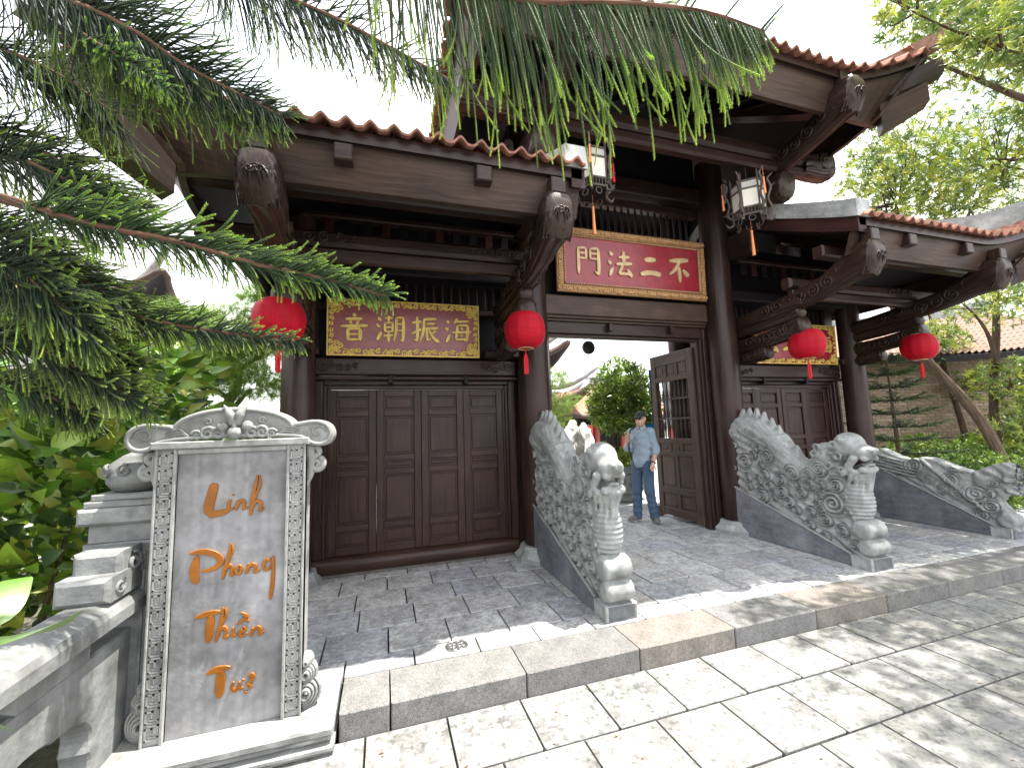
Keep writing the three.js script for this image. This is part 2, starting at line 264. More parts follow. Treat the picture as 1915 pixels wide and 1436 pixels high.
// floor drain
{ const d = thing('floor_drain', 'small round metal floor drain in the paving behind the step', 'drain', null, [0.5, 0.002, -3.16]);
  mesh('rim', new THREE.TorusGeometry(0.075, 0.008, 8, 32).rotateX(Math.PI / 2), M.metal, d);
  mesh('grate', merge([new THREE.CylinderGeometry(0.07, 0.07, 0.004, 32), ...[0, 1, 2, 3, 4, 5].map((k) => new THREE.TorusGeometry(0.02, 0.004, 6, 16).rotateX(Math.PI / 2).translate(0.042 * Math.cos(k * 1.047), 0.004, 0.042 * Math.sin(k * 1.047)))]), M.metal, d); }
// courtyard behind
structure('courtyard', box(-14, 30, -0.3, -0.012, -40, -6.9, 'x', 0), M.slate[2], 'pale sunlit courtyard behind the gate');
// ---------------------------------------------------------------- the gate
const gate = thing('temple_gate', 'dark brown timber temple gate with three tiled hip roofs and carved brackets', 'gate');
// sweep of a four-cornered section; fn(t) gives the four corners
function sweep4(fn, n, parent, name, mat) {
  const pos = [], uv = [], idx = []; let L = 0, prev = null;
  for (let i = 0; i <= n; i++) {
    const c = fn(i / n), m = c[0].clone().add(c[2]).multiplyScalar(0.5); if (prev) L += m.distanceTo(prev); prev = m; let w = 0;
    for (let k = 0; k <= 4; k++) { const p = c[k % 4]; if (k) w += p.distanceTo(c[k - 1]); pos.push(p.x, p.y, p.z); uv.push(L, w); }
  }
  for (let i = 0; i < n; i++) for (let k = 0; k < 4; k++) { const a = i * 5 + k, b = a + 5; idx.push(a, b, a + 1, b, b + 1, a + 1); }
  for (const [a, f] of [[0, 1], [n * 5, 0]]) f ? idx.push(a, a + 1, a + 2, a, a + 2, a + 3) : idx.push(a, a + 2, a + 1, a, a + 3, a + 2);
  let g = new THREE.BufferGeometry(); g.setAttribute('position', new THREE.Float32BufferAttribute(pos, 3)); g.setAttribute('uv', new THREE.Float32BufferAttribute(uv, 2)); g.setIndex(idx); g = g.toNonIndexed(); g.computeVertexNormals();
  return parent ? mesh(name, g, mat, parent) : g;
}
const tileShape = (() => { const s = new THREE.Shape(), t = [[-0.083, 0], [-0.055, 0.006], [-0.02, 0.04], [0, 0.052], [0.02, 0.04], [0.055, 0.006], [0.083, 0]]; t.forEach((p, i) => (i ? s.lineTo(...p) : s.moveTo(...p))); t.slice().reverse().forEach((p) => s.lineTo(p[0] * 0.97, p[1] - 0.018)); return s; })();
const tileEave = uvBox(clean(T(new THREE.ExtrudeGeometry(tileShape, { depth: 0.3, bevelEnabled: false }), 0, 0, -0.3)), 'z');
const tileField = uvBox(clean(T(new THREE.ExtrudeGeometry(tileShape, { depth: 0.2, bevelEnabled: false }), 0, 0, -0.2)), 'z', 2);
const terraV = [0, 1, 2, 3].map((k) => std({ color: C(0.5 + k * 0.035, 0.23 + k * 0.02 - (k % 2) * 0.02, 0.16 + 0.01 * k), map: TX.terra, roughness: 0.85 }));
function roof(o) {
  const R = grp('roof', gate), { x0, x1, z0, z1, y0, s } = o, far = 99, rr = rng(o.seed);
  const cu = (x, z) => { const a = clamp(1 - Math.min(o.hipL ? x - x0 : far, o.hipR ? x1 - x : far) / 1.1), b = clamp(1 - Math.min(z0 - z, z - z1) / 1.1); return a * a * b * b; };
  const at = (x, z, dy = 0, out = 0) => {
    const dl = o.hipL ? x - x0 : far, dr = o.hipR ? x1 - x : far, df = z0 - z, db = z - z1, d = Math.max(0, Math.min(dl, dr, df, db));
    const a = clamp(1 - Math.min(dl, dr) / 1.1), b = clamp(1 - Math.min(df, db) / 1.1), u = a * a * b * b, sx = dl < dr ? -1 : 1, sz = df < db ? 1 : -1;
    return V(x + sx * o.push * u + (d === Math.min(dl, dr) ? sx * out : 0), y0 + s * d + 0.045 * d * d + o.up * u + dy, z + sz * o.push * u + (d === Math.min(df, db) ? sz * out : 0));
  };
  R.userData.at = null;
  const sheet = (dy, nx, nz) => { const pos = [], uv = [], idx = []; for (let j = 0; j <= nz; j++) for (let i = 0; i <= nx; i++) { const x = lerp(x0, x1, i / nx), z = lerp(z0, z1, j / nz), p = at(x, z, dy); pos.push(p.x, p.y, p.z); uv.push(x, z); } for (let j = 0; j < nz; j++) for (let i = 0; i < nx; i++) { const a = j * (nx + 1) + i, b = a + nx + 1; idx.push(a, a + 1, b, b, a + 1, b + 1); } const g = new THREE.BufferGeometry(); g.setAttribute('position', new THREE.Float32BufferAttribute(pos, 3)); g.setAttribute('uv', new THREE.Float32BufferAttribute(uv, 2)); g.setIndex(idx); g.computeVertexNormals(); return g; };
  mesh('roof_covering', sheet(0, 60, 60), M.terraDull, R);
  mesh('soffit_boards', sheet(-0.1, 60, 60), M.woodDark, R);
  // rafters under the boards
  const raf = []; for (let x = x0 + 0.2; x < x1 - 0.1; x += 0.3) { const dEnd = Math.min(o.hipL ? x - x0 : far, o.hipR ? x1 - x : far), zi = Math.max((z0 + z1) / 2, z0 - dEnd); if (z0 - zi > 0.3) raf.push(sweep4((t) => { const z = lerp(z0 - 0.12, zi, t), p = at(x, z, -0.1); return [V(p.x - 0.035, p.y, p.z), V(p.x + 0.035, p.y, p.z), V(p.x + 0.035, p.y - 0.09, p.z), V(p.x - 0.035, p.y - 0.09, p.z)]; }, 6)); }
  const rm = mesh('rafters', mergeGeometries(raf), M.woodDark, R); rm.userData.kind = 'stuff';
  // eaves: a lip, a broad board, and a row of pointed tiles
  const sides = [['f', (t) => [lerp(x0, x1, t), z0]]]; if (o.hipL) sides.push(['l', (t) => [x0, lerp(z0, z1, t)]]); if (o.hipR) sides.push(['r', (t) => [x1, lerp(z0, z1, t)]]); sides.push(['b', (t) => [lerp(x0, x1, t), z1]]);
  for (const [k, fn] of sides) {
    const n = k === 'f' ? V(0, 0, 1) : k === 'b' ? V(0, 0, -1) : k === 'l' ? V(-1, 0, 0) : V(1, 0, 0);
    const band = (name, top, bot, thick, inset, mat, lean = 0) => sweep4((t) => { const [x, z] = fn(t), p = at(x, z), u = lean ? cu(x, z) : 0, dl = o.hipL ? x - x0 : far, dr = o.hipR ? x1 - x : far, side = V(dl < dr ? 1 : -1, 0, z0 - z < z - z1 ? -1 : 1), q = (dy, d) => p.clone().addScaledVector(n, -d).add(V(0, dy, 0)); const w = 0.28 * u, lo = (d) => q(bot - o.up * u * 0.75, d).addScaledVector(side, w); return [q(top, inset), lo(inset + lean), lo(inset + lean + thick), q(top, inset + thick)]; }, 40, R, name, mat);
    band('eave_lip', 0.0, -0.09, 0.07, 0.0, M.wood);
    band('fascia_board', -0.088, -o.board, 0.05, 0.045, M.woodBoard, 0.1);
    if (k === 'b') continue;
    const len = k === 'f' ? x1 - x0 : z0 - z1, cnt = Math.round(len / 0.166), mainHalf = k === 'f' ? 1 : 0.75;
    for (let i = 0; i < cnt * mainHalf; i++) { const t = (i + 0.5) / cnt, [x, z] = fn(t), p = at(x, z), m = mesh('roof_tile', tileEave, terraV[Math.floor(rr() * 4)], R); m.position.copy(p).addScaledVector(n, 0.075 + (rr() - 0.5) * 0.012).add(V(0, -0.0, 0)); m.rotation.order = 'YXZ'; m.rotation.y = Math.atan2(n.x, n.z) + (rr() - 0.5) * 0.03; m.rotation.x = 0.36; const q = at(...fn(Math.min(1, t + 0.02))), sl = Math.atan2(q.y - p.y, q.distanceTo(p)); m.rotation.z = k === 'l' ? -sl : sl; if (k === 'r') m.rotation.z = -sl * -1; }
  }
  // field tiles on the slopes
  const f = []; const q = new THREE.Quaternion();
  for (let z = z0 - 0.1; z > (z0 + z1) / 2; z -= 0.17) for (let x = x0 + 0.083; x < x1; x += 0.166) { const dS = Math.min(o.hipL ? x - x0 : far, o.hipR ? x1 - x : far); if (dS < z0 - z) continue; const p = at(x, z, 0.012), p2 = at(x, z - 0.05, 0.012), tilt = Math.atan2(p2.y - p.y, 0.05), px = at(x + 0.05, z, 0.012); q.setFromEuler(new THREE.Euler(tilt, 0, Math.atan2(px.y - p.y, 0.05), 'YXZ')); f.push(M4(p, q.clone(), 1)); }
  for (const [on, xe, sg] of [[o.hipR, x1, 1], [o.hipL, x0, -1]]) if (on) for (let d = 0.1; d < 1.9; d += 0.17) for (let z = z0 - d; z > z1 + d; z -= 0.166) { const x = xe - sg * d, p = at(x, z, 0.012), p2 = at(x - sg * 0.05, z, 0.012), tilt = Math.atan2(p2.y - p.y, 0.05); q.setFromEuler(new THREE.Euler(tilt, sg * Math.PI / 2, 0, 'YXZ')); f.push(M4(p, q.clone(), 1)); }
  instances('roof_tiles', tileField, terraV[1], f, R);
  // ridges
  const zm = (z0 + z1) / 2, half = (z0 - z1) / 2;
  const hip = (xc, sg, zs) => sweep4((t) => { const e = Math.pow(1 - t, 3) * 0.22, x = lerp(xc + sg * 0.0, xc - sg * half, t), z = lerp(zs, zm, t), p = at(x, z, 0), lift = Math.pow(1 - t, 4) * o.tip, w = 0.075, dir = V(sg, 0, zs > zm ? 1 : -1).normalize(), lat = V(-dir.z, 0, dir.x); p.addScaledVector(dir, e); return [p.clone().addScaledVector(lat, w).add(V(0, o.rh + lift, 0)), p.clone().addScaledVector(lat, w).add(V(0, -0.02 + lift * 0.5, 0)), p.clone().addScaledVector(lat, -w).add(V(0, -0.02 + lift * 0.5, 0)), p.clone().addScaledVector(lat, -w).add(V(0, o.rh + lift, 0))]; }, 24, R, 'hip_ridge', o.ridgeMat ?? M.ridge);
  if (o.hipL) { hip(x0, -1, z0); hip(x0, -1, z1); } if (o.hipR) { hip(x1, 1, z0); hip(x1, 1, z1); }
  const ra = o.hipL ? x0 + half : x0, rb = o.hipR ? x1 - half : x1, ry = at((ra + rb) / 2, zm).y;
  if (rb > ra) mesh('ridge', box(ra - 0.1, rb + 0.1, ry - 0.05, ry + 0.24, zm - 0.09, zm + 0.09), M.ridge, R);
  for (const [on, x, sg] of [[!o.hipL, x0, -1], [!o.hipR, x1, 1]]) if (on) {
    const strip = (name, d0, d1, xa, xb, mat, ext) => sweep4((t) => { const z = lerp(z0 + ext, z1 - ext, t), p = at(x, clamp(z, z1, z0)), a = Math.min(xa, xb), b = Math.max(xa, xb); return [V(a, p.y + d1, z), V(a, p.y + d0, z), V(b, p.y + d0, z), V(b, p.y + d1, z)]; }, 30, R, name, mat);
    strip('verge_coping', 0.0, 0.2, x - sg * 0.16, x + sg * 0.05, M.ridge, 0.02);
    strip('barge_board', -0.17, -0.003, x - sg * 0.1, x + sg * 0.025, M.woodRed, 0.0);
    const sc = spiral(0, 0, 0.16, 1.6, 1).map((p) => V(x - sg * 0.05, ry + 0.42 + p[1], zm + p[0]));
    mesh('ridge_scroll', merge([tube(sc, 0.045, 40, 8), T(new THREE.CylinderGeometry(0.14, 0.16, 0.1, 20), x - sg * 0.05, ry + 0.42, zm, 0, 0, Math.PI / 2)]), M.ridge, R);
  }
  // hip rafters with a hanging block under each corner
  for (const [on, x, sg] of [[o.hipL, x0, -1], [o.hipR, x1, 1]]) if (on) for (const z of [z0, z1]) {
    const sz = z === z0 ? 1 : -1, p = at(x, z), d = V(sg, 0, sz).normalize(), lat = V(-d.z, 0, d.x).multiplyScalar(0.07);
    sweep4((t) => { const q = at(lerp(x, x - sg * half, t), lerp(z, zm, t), -0.13).addScaledVector(d, (1 - t) * 0.1), h = 0.2; return [q.clone().add(lat), q.clone().add(lat).add(V(0, -h, 0)), q.clone().sub(lat).add(V(0, -h, 0)), q.clone().sub(lat)]; }, 16, R, 'hip_rafter', M.wood);
    const e = p.clone().addScaledVector(d, -0.5).add(V(0, -o.up * 0.75, 0)); sweep4((t) => { const q = e.clone().addScaledVector(d, t * 0.44).add(V(0, -0.26 + 0.1 * t, 0)), h = 0.32 - 0.1 * t, l2 = lat.clone().multiplyScalar(1.25); return [q.clone().add(l2), q.clone().add(l2).add(V(0, -h, 0)), q.clone().sub(l2).add(V(0, -h, 0)), q.clone().sub(l2)]; }, 4, R, 'corner_block', M.woodBoard);
  }
  return at;
}
const roofL = roof({ x0: -1.64, x1: 1.62, z0: -2.99, z1: -6.9, y0: 3.73, s: 0.44, hipL: true, up: 0.16, tip: 0.1, push: 0.12, board: 0.37, rh: 0.13, seed: 3 });
const roofR = roof({ x0: 4.98, x1: 8.24, z0: -2.99, z1: -6.9, y0: 3.73, s: 0.44, hipR: true, up: 0.34, tip: 0.3, push: 0.2, board: 0.37, rh: 0.19, seed: 4 });
const roofC = roof({ x0: 0.66, x1: 5.94, z0: -2.98, z1: -6.94, y0: 5.46, s: 0.44, hipL: true, hipR: true, up: 0.34, tip: 0.16, push: 0.2, board: 0.42, rh: 0.08, ridgeMat: M.terraDull, seed: 5 });

// columns on eight-sided stone bases
for (const [x, r, h] of [[-0.87, 0.165, 3.9], [1.8, 0.195, 5.5], [4.8, 0.195, 5.5], [7.47, 0.165, 3.9]]) for (const z of [-4.85, -5.75]) {
  if (z < -5 && (x < 0 || x > 7)) continue;
  const c = mesh('column', uvBox(clean(lathe([[0, 0.16], [r * 0.92, 0.16], [r * 1.04, h * 0.35], [r * 0.94, h], [0, h]], 36)), 'y', x), M.wood, gate); c.position.set(x, 0, z);
  const b = mesh('column_base', uvBox(clean(T(lathe([[0, 0], [r * 1.62, 0], [r * 1.62, 0.05], [r * 1.3, 0.11], [r * 1.22, 0.165], [0, 0.165]], 8).toNonIndexed(), 0, 0, 0, 0, 0.39)), 'y', x), M.carve, c);
  b.geometry.computeVertexNormals();
}
// profiled sweep along a plane curve [s, y, h, w]; s runs outward (+z) from z0 in the plane x = X
function arm(X, zb, pts, dir = [0, 1], ridge = 0.06, nr = 14) {
  const c = new THREE.CatmullRomCurve3(pts.map((p) => V(p[0], p[1], 0))), n = 64, m = 56, pos = [], idx = [], uv = [], lat = V(dir[1], 0, -dir[0]);
  for (let i = 0; i <= n; i++) {
    const t = i / n, p = c.getPoint(t), q = c.getTangent(t), f = t * (pts.length - 1), k = Math.min(pts.length - 2, Math.floor(f)), cap = Math.min(1, Math.sqrt(clamp((n - i) / 6)) + 0.02);
    const h = lerp(pts[k][2], pts[k + 1][2], f - k) * cap, w = lerp(pts[k][3], pts[k + 1][3], f - k) * (0.5 + 0.5 * cap) * (i === n ? 0.1 : 1);
    for (let j = 0; j <= m; j++) {
      const a = (j / m) * 6.28318, ca = Math.cos(a), sa = Math.sin(a), e = 0.62, re = sstep(0.84, 0.95, t), rr = 1 + ridge * (1 - re) * Math.cos(nr * a + 1.2 * Math.sin(t * 9)) + 0.07 * re * Math.cos(t * 6.283 * 30), x = Math.sign(ca) * Math.pow(Math.abs(ca), e) * w / 2 * rr, y = Math.sign(sa) * Math.pow(Math.abs(sa), e) * h / 2 * rr;
      const S = p.x - q.y * y, Y = p.y + q.x * y;
      pos.push(X + dir[0] * S + lat.x * x, Y, zb + dir[1] * S + lat.z * x); uv.push(p.x * 1.2, a * 0.12);
    }
  }
  for (let i = 0; i < n; i++) for (let j = 0; j < m; j++) { const a = i * (m + 1) + j, b = a + m + 1; idx.push(a, b, a + 1, b, b + 1, a + 1); }
  const g = new THREE.BufferGeometry(); g.setAttribute('position', new THREE.Float32BufferAttribute(pos, 3)); g.setAttribute('uv', new THREE.Float32BufferAttribute(uv, 2)); g.setIndex(idx); g.computeVertexNormals(); return g;
}
// nested arches carved on the end face of an arm
function prints(X, y, z, w, h) { const o = []; for (let k = 0; k < 5; k++) { const f = 1 - k * 0.19, P = []; for (let i = 0; i <= 12; i++) { const a = Math.PI * i / 12, xx = Math.cos(a) * w * f, yy = i === 0 || i === 12 ? -h * 0.9 : Math.sin(a) * h * f * 0.75; P.push(V(X + xx, y + yy - 0.02, z - 0.35 * (xx * xx) / w - 0.3 * yy * yy / h + (yy < 0 ? -0.06 : 0))); } o.push(tube(P, 0.011, 30, 5)); } for (const s of [-1, 1]) o.push(tube(spiral(s * 0.03, y + 0.02, 0.03, 1.3, s, 0, 14).map((p) => V(X + p[0], p[1], z + 0.004)), 0.008, 18, 5)); return o; }
// curls carved on both cheeks of an arm
function cheek(X, w, list, r = 0.011) { const o = []; for (const sg of [-1, 1]) for (const [s, y, R, tu, d, st] of list) o.push(tube(spiral(s, y, R, tu, d, st ?? 0).map((p) => V(X + sg * w, p[1], -4.85 + p[0])), r, 40, 5)); return o; }
for (const X of [-0.81, 1.38, 5.13, 7.44]) {
  mesh('carved_bracket', merge([arm(X, -4.85, [[0, 2.98, 0.2, 0.17], [0.5, 3.02, 0.22, 0.18], [1.0, 3.08, 0.24, 0.18], [1.35, 3.14, 0.24, 0.2], [1.6, 3.23, 0.3, 0.24], [1.82, 3.29, 0.4, 0.27], [1.94, 3.28, 0.36, 0.26]]), ...cheek(X, 0.108, [[1.78, 3.33, 0.12, 2.2, -1, 1], [1.58, 3.25, 0.07, 1.6, 1, 0], [1.42, 3.15, 0.085, 1.7, 1, 2], [1.24, 3.1, 0.075, 1.6, -1, 1], [1.06, 3.08, 0.08, 1.7, -1, 0], [0.9, 3.06, 0.07, 1.5, 1, 2], [0.74, 3.05, 0.075, 1.6, 1, 3], [0.56, 3.03, 0.07, 1.5, -1, 1]], 0.014), T(chamfer(0.13, 0.14, 0.12, 0.01), X, 3.53, -3.0), ...prints(X, 3.27, -2.905, 0.12, 0.17)]), M.woodCarve, gate);
  mesh('bracket_arm', merge([arm(X, -4.85, [[0, 2.83, 0.14, 0.15], [0.5, 2.86, 0.14, 0.15], [0.85, 2.9, 0.15, 0.16], [1.02, 2.93, 0.16, 0.17]], [0, 1], 0.03), box(X - 0.12, X + 0.12, 2.99, 3.06, -4.05, -3.76)]), M.woodCarve, gate);
  mesh('carved_bracket', merge([arm(X, -4.85, [[0, 2.64, 0.2, 0.16], [0.4, 2.65, 0.2, 0.17], [0.75, 2.69, 0.2, 0.19], [0.95, 2.73, 0.24, 0.22], [1.05, 2.74, 0.2, 0.2]], [0, 1], 0.07, 12), ...cheek(X, 0.1, [[0.88, 2.72, 0.085, 1.9, 1, 2], [0.7, 2.69, 0.06, 1.5, -1, 1], [0.55, 2.67, 0.075, 1.6, -1, 0], [0.4, 2.66, 0.06, 1.5, 1, 1], [0.25, 2.66, 0.07, 1.5, 1, 0]], 0.014)]), M.woodCarve, gate);
  mesh('carved_bracket', merge([arm(X, -4.85, [[0, 2.46, 0.16, 0.15], [0.22, 2.46, 0.17, 0.16], [0.4, 2.48, 0.18, 0.18], [0.5, 2.49, 0.16, 0.17]], [0, 1], 0.07, 12), ...cheek(X, 0.085, [[0.36, 2.47, 0.06, 1.5, 1, 2], [0.16, 2.46, 0.055, 1.5, -1, 0]])]), M.woodCarve, gate);
}
// side bays
for (const sg of [1, -1]) {
  const mx = (x) => (sg > 0 ? x : 6.6 - x), bx = (a, b, ...r) => box(Math.min(mx(a), mx(b)), Math.max(mx(a), mx(b)), ...r);
  mesh('purlin', merge([bx(-1.5, 1.62, 3.22, 3.36, -4.0, -3.84, 'x', 0.03), bx(-1.4, 1.55, 3.1, 3.215, -3.97, -3.87, 'x', 0.02)]), M.wood, gate);
  const sc = []; for (const [xa, d] of [[1.3, -1], [-0.7, 1]]) for (let k = 0; k < 4; k++) sc.push(tube(spiral(mx(xa + d * (0.06 + k * 0.13)), 3.29, 0.05, 1.5, k % 2 ? 1 : -1, k).map((p) => V(p[0], p[1], -3.832)), 0.009, 26, 5)); mesh('purlin_carving', merge(sc), M.woodCarve, gate);
  mesh('beam', bx(-1.7, 1.62, 3.46, 3.6, -3.55, -3.4, 'x', 0.02), M.wood, gate);
  mesh('beam', bx(-0.8, 1.7, 3.34, 3.5, -4.95, -4.75, 'x', 0.02), M.woodDark, gate);
  mesh('beam', bx(-0.8, 1.7, 2.98, 3.05, -5.14, -5.02, 'x', 0.01), M.wood, gate);
  for (let k = 0; k < 11; k++) mesh('slat', bx(-0.62 + k * 0.2, -0.53 + k * 0.2, 3.72, 3.9, -4.72, -4.69, 'y', 0.004), k % 3 ? M.woodDark : M.woodRed, gate);
  mesh('beam', bx(-0.8, 1.7, 3.9, 3.96, -4.78, -4.66, 'x', 0.01), M.wood, gate);
  for (let k = 0; k < 21; k++) mesh('spindle', cyl(0.018, 0.018, 0.3, 10, mx(-0.62 + k * 0.11), 3.045, -5.08), M.wood, gate);
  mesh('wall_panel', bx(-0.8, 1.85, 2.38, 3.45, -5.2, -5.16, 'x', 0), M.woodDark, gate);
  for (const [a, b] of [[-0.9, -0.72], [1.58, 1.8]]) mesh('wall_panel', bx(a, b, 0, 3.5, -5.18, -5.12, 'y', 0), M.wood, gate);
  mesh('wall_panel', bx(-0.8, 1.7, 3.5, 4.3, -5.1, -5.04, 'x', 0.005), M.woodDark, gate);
  // carved lintel under the board, door head, jambs
  mesh('lintel', merge([bx(-0.76, 1.62, 2.2, 2.41, -5.14, -4.98, 'x', 0.02), bx(-0.76, 1.62, 2.15, 2.19, -5.12, -4.95, 'x', 0.012)]), M.wood, gate);
  const ls = []; for (const [xa, d] of [[-0.7, 1], [1.56, -1]]) for (let k = 0; k < 5; k++) ls.push(tube(spiral(mx(xa + d * (0.05 + k * 0.085)), 2.3 + 0.02 * Math.sin(k * 2), 0.055 - k * 0.005, 1.6, k % 2 ? d : -d, k * 1.3).map((p) => V(p[0], p[1], -4.975)), 0.009, 26, 5)); mesh('lintel_carving', merge(ls), M.woodCarve, gate);
  mesh('sign_shelf', bx(-0.85, -0.68, 2.42, 2.5, -5.1, -4.86, 'x', 0.01), M.wood, gate); mesh('sign_shelf', bx(1.18, 1.62, 2.42, 2.5, -5.1, -4.82, 'x', 0.015), M.wood, gate);
  const jamb = (xa, d) => [bx(xa, xa + d * 0.09, 0.2, 2.149, -5.2, -5.03, 'y', 0.01), bx(xa + d * 0.088, xa + d * 0.125, 0.2, 2.1, -5.2, -5.07, 'y', 0.008), bx(xa + d * 0.123, xa + d * 0.15, 0.2, 2.075, -5.2, -5.1, 'y', 0.006)];
  mesh('door_frame', merge([...jamb(-0.74, 1), ...jamb(1.6, -1), bx(-0.65, 1.51, 2.1, 2.148, -5.2, -5.045, 'x', 0.008), bx(-0.61, 1.47, 2.052, 2.098, -5.2, -5.085, 'x', 0.006)]), M.wood, gate);
  for (const xk of [0.05, 0.93]) mesh('door_peg', bx(xk, xk + 0.05, 2.105, 2.2, -5.04, -4.93, 'y', 0.005), M.woodDark, gate);
  mesh('threshold', T(uvBox(clean(new RoundedBoxGeometry(2.42, 0.17, 0.22, 4, 0.075)), 'x'), mx(0.43), 0.115, -5.1), M.woodDoor, gate);
  mesh('threshold_foot', bx(-0.7, 1.56, 0.0, 0.06, -5.16, -5.06, 'x', 0.005), M.granite[2], gate);
  // leaves
  const leafW = 0.515, x0 = sg > 0 ? -0.6 : 6.6 - 1.46;
  for (let k = 0; k < 4; k++) {
    const L = grp('door_leaf', gate); L.position.set(x0 + k * leafW, 0, -5.14 - (k % 2) * 0.012);
    const w = leafW - 0.001, rails = [[0.2, 0.29], [0.46, 0.53], [1.06, 1.13], [1.22, 1.29], [1.74, 1.81], [1.97, 2.045]], parts = [box(0, 0.085, 0.2, 2.045, -0.025, 0.025, 'y', 0.006), box(w - 0.085, w, 0.2, 2.045, -0.025, 0.025, 'y', 0.006)];
    rails.forEach((r) => parts.push(box(0.084, w - 0.084, r[0], r[1], -0.023, 0.021, 'x', 0.005)));
    mesh('leaf_frame', merge(parts), M.woodDoor, L);
    for (let q = 0; q < 5; q++) { const a = rails[q][1], b = rails[q + 1][0]; mesh('panel', merge([box(0.08, w - 0.08, a - 0.004, b + 0.004, -0.015, -0.006, 'y', 0), box(0.108, w - 0.108, a + 0.024, b - 0.024, -0.01, 0.008, 'y', 0.006)]), M.woodDoor, L); }
    if (k === 3) mesh('bolt', T(new THREE.SphereGeometry(0.01, 10, 8), 0.43, 0.5, 0.03), M.metal, L);
  }
}
// middle bay
mesh('purlin', merge([box(0.95, 5.65, 4.9, 5.08, -3.95, -3.75, 'x', 0.04), box(1.2, 5.4, 4.76, 4.895, -3.92, -3.78, 'x', 0.03)]), M.wood, gate);
for (const sg of [1, -1]) { const X = 3.3 + sg * 2.05; mesh('purlin_end', merge([T(arm(0, 0, [[0, 4.93, 0.28, 0.22], [0.2, 4.94, 0.32, 0.24], [0.42, 4.98, 0.38, 0.27], [0.55, 4.99, 0.34, 0.25]], [0, 1], 0.07, 16), X, 0, -3.85, 0, sg * Math.PI / 2), ...[-1, 1].map((q) => tube(spiral(X + sg * 0.34, 4.98, 0.12, 1.8, q * sg, 1).map((p) => V(p[0], p[1], -3.85 + q * 0.125)), 0.013, 40, 6))]), M.woodCarve, gate); }
for (const X of [1.62, 4.98]) {
  mesh('carved_bracket', merge([arm(X, -4.85, [[0, 4.66, 0.2, 0.17], [0.5, 4.78, 0.22, 0.18], [1.0, 4.87, 0.24, 0.19], [1.45, 4.96, 0.26, 0.2], [1.75, 5.06, 0.32, 0.24], [1.93, 5.11, 0.4, 0.27], [2.03, 5.1, 0.35, 0.26]], [0, 1], 0.08, 16), ...cheek(X, 0.112, [[1.88, 5.1, 0.125, 2.2, -1, 1], [1.68, 5.03, 0.075, 1.6, 1, 0], [1.5, 4.97, 0.085, 1.6, 1, 2], [1.33, 4.93, 0.075, 1.5, -1, 1], [1.16, 4.94, 0.08, 1.6, -1, 0], [1.0, 4.9, 0.07, 1.5, 1, 2]], 0.015), T(chamfer(0.12, 0.2, 0.1, 0.01), X, 5.36, -3.0), ...prints(X, 5.09, -2.815, 0.12, 0.17)]), M.woodCarve, gate);
  mesh('carved_bracket', merge([arm(X, -4.85, [[0, 4.45, 0.24, 0.2], [0.5, 4.47, 0.26, 0.22], [0.85, 4.52, 0.3, 0.26], [1.02, 4.56, 0.36, 0.28], [1.14, 4.55, 0.3, 0.26]], [0, 1], 0.05, 12)]), M.woodCarve, gate);
  mesh('tie_beam', box(X - 0.08, X + 0.08, 3.9, 4.25, -5.6, -4.3, 'z', 0.02), M.wood, gate);
  mesh('side_panel', box(X - 0.03, X + 0.03, 4.2, 5.6, -5.9, -4.85, 'y', 0), M.woodDark, gate);
}
mesh('beam', merge([box(1.95, 4.65, 4.86, 5.1, -5.06, -4.86, 'x', 0.02), box(1.95, 4.65, 4.7, 4.82, -5.12, -4.98, 'x', 0.01)]), M.wood, gate);
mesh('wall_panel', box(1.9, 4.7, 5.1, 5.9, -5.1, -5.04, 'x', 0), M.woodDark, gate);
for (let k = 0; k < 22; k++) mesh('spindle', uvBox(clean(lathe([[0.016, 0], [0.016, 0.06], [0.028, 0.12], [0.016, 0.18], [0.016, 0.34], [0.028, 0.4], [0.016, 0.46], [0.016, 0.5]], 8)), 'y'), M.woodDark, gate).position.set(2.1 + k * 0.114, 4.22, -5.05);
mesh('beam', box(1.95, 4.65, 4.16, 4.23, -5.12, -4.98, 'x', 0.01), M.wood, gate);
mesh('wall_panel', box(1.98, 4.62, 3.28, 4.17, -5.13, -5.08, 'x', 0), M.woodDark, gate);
mesh('lintel', merge([box(1.97, 4.63, 3.02, 3.29, -5.12, -4.9, 'x', 0.012), box(1.97, 4.63, 2.985, 3.018, -5.1, -4.93, 'x', 0.008), box(1.97, 4.63, 2.95, 2.983, -5.1, -4.96, 'x', 0.008)]), M.woodBoard, gate);
mesh('door_frame', merge([box(2.04, 4.58, 2.79, 2.948, -5.14, -4.99, 'x', 0.008), box(2.08, 4.54, 2.75, 2.788, -5.14, -5.03, 'x', 0.006), ...[[1.96, 1], [4.64, -1]].flatMap(([x, d]) => [[0, 0.075, -4.97], [0.074, 0.115, -5.0], [0.114, 0.15, -5.04]].map(([a, b, z]) => box(Math.min(x + d * a, x + d * b), Math.max(x + d * a, x + d * b), 0.0, 2.79, -5.16, z, 'y', 0.006)))]), M.wood, gate);
for (const x of [2.95, 3.95]) mesh('door_peg', box(x, x + 0.06, 2.83, 2.93, -5.0, -4.9, 'y', 0.005), M.wood, gate);
for (const [a, b] of [[1.75, 2.0], [4.6, 4.85]]) mesh('side_post', box(a, b, 0, 4.2, -5.12, -5.0, 'y', 0.01), M.wood, gate);
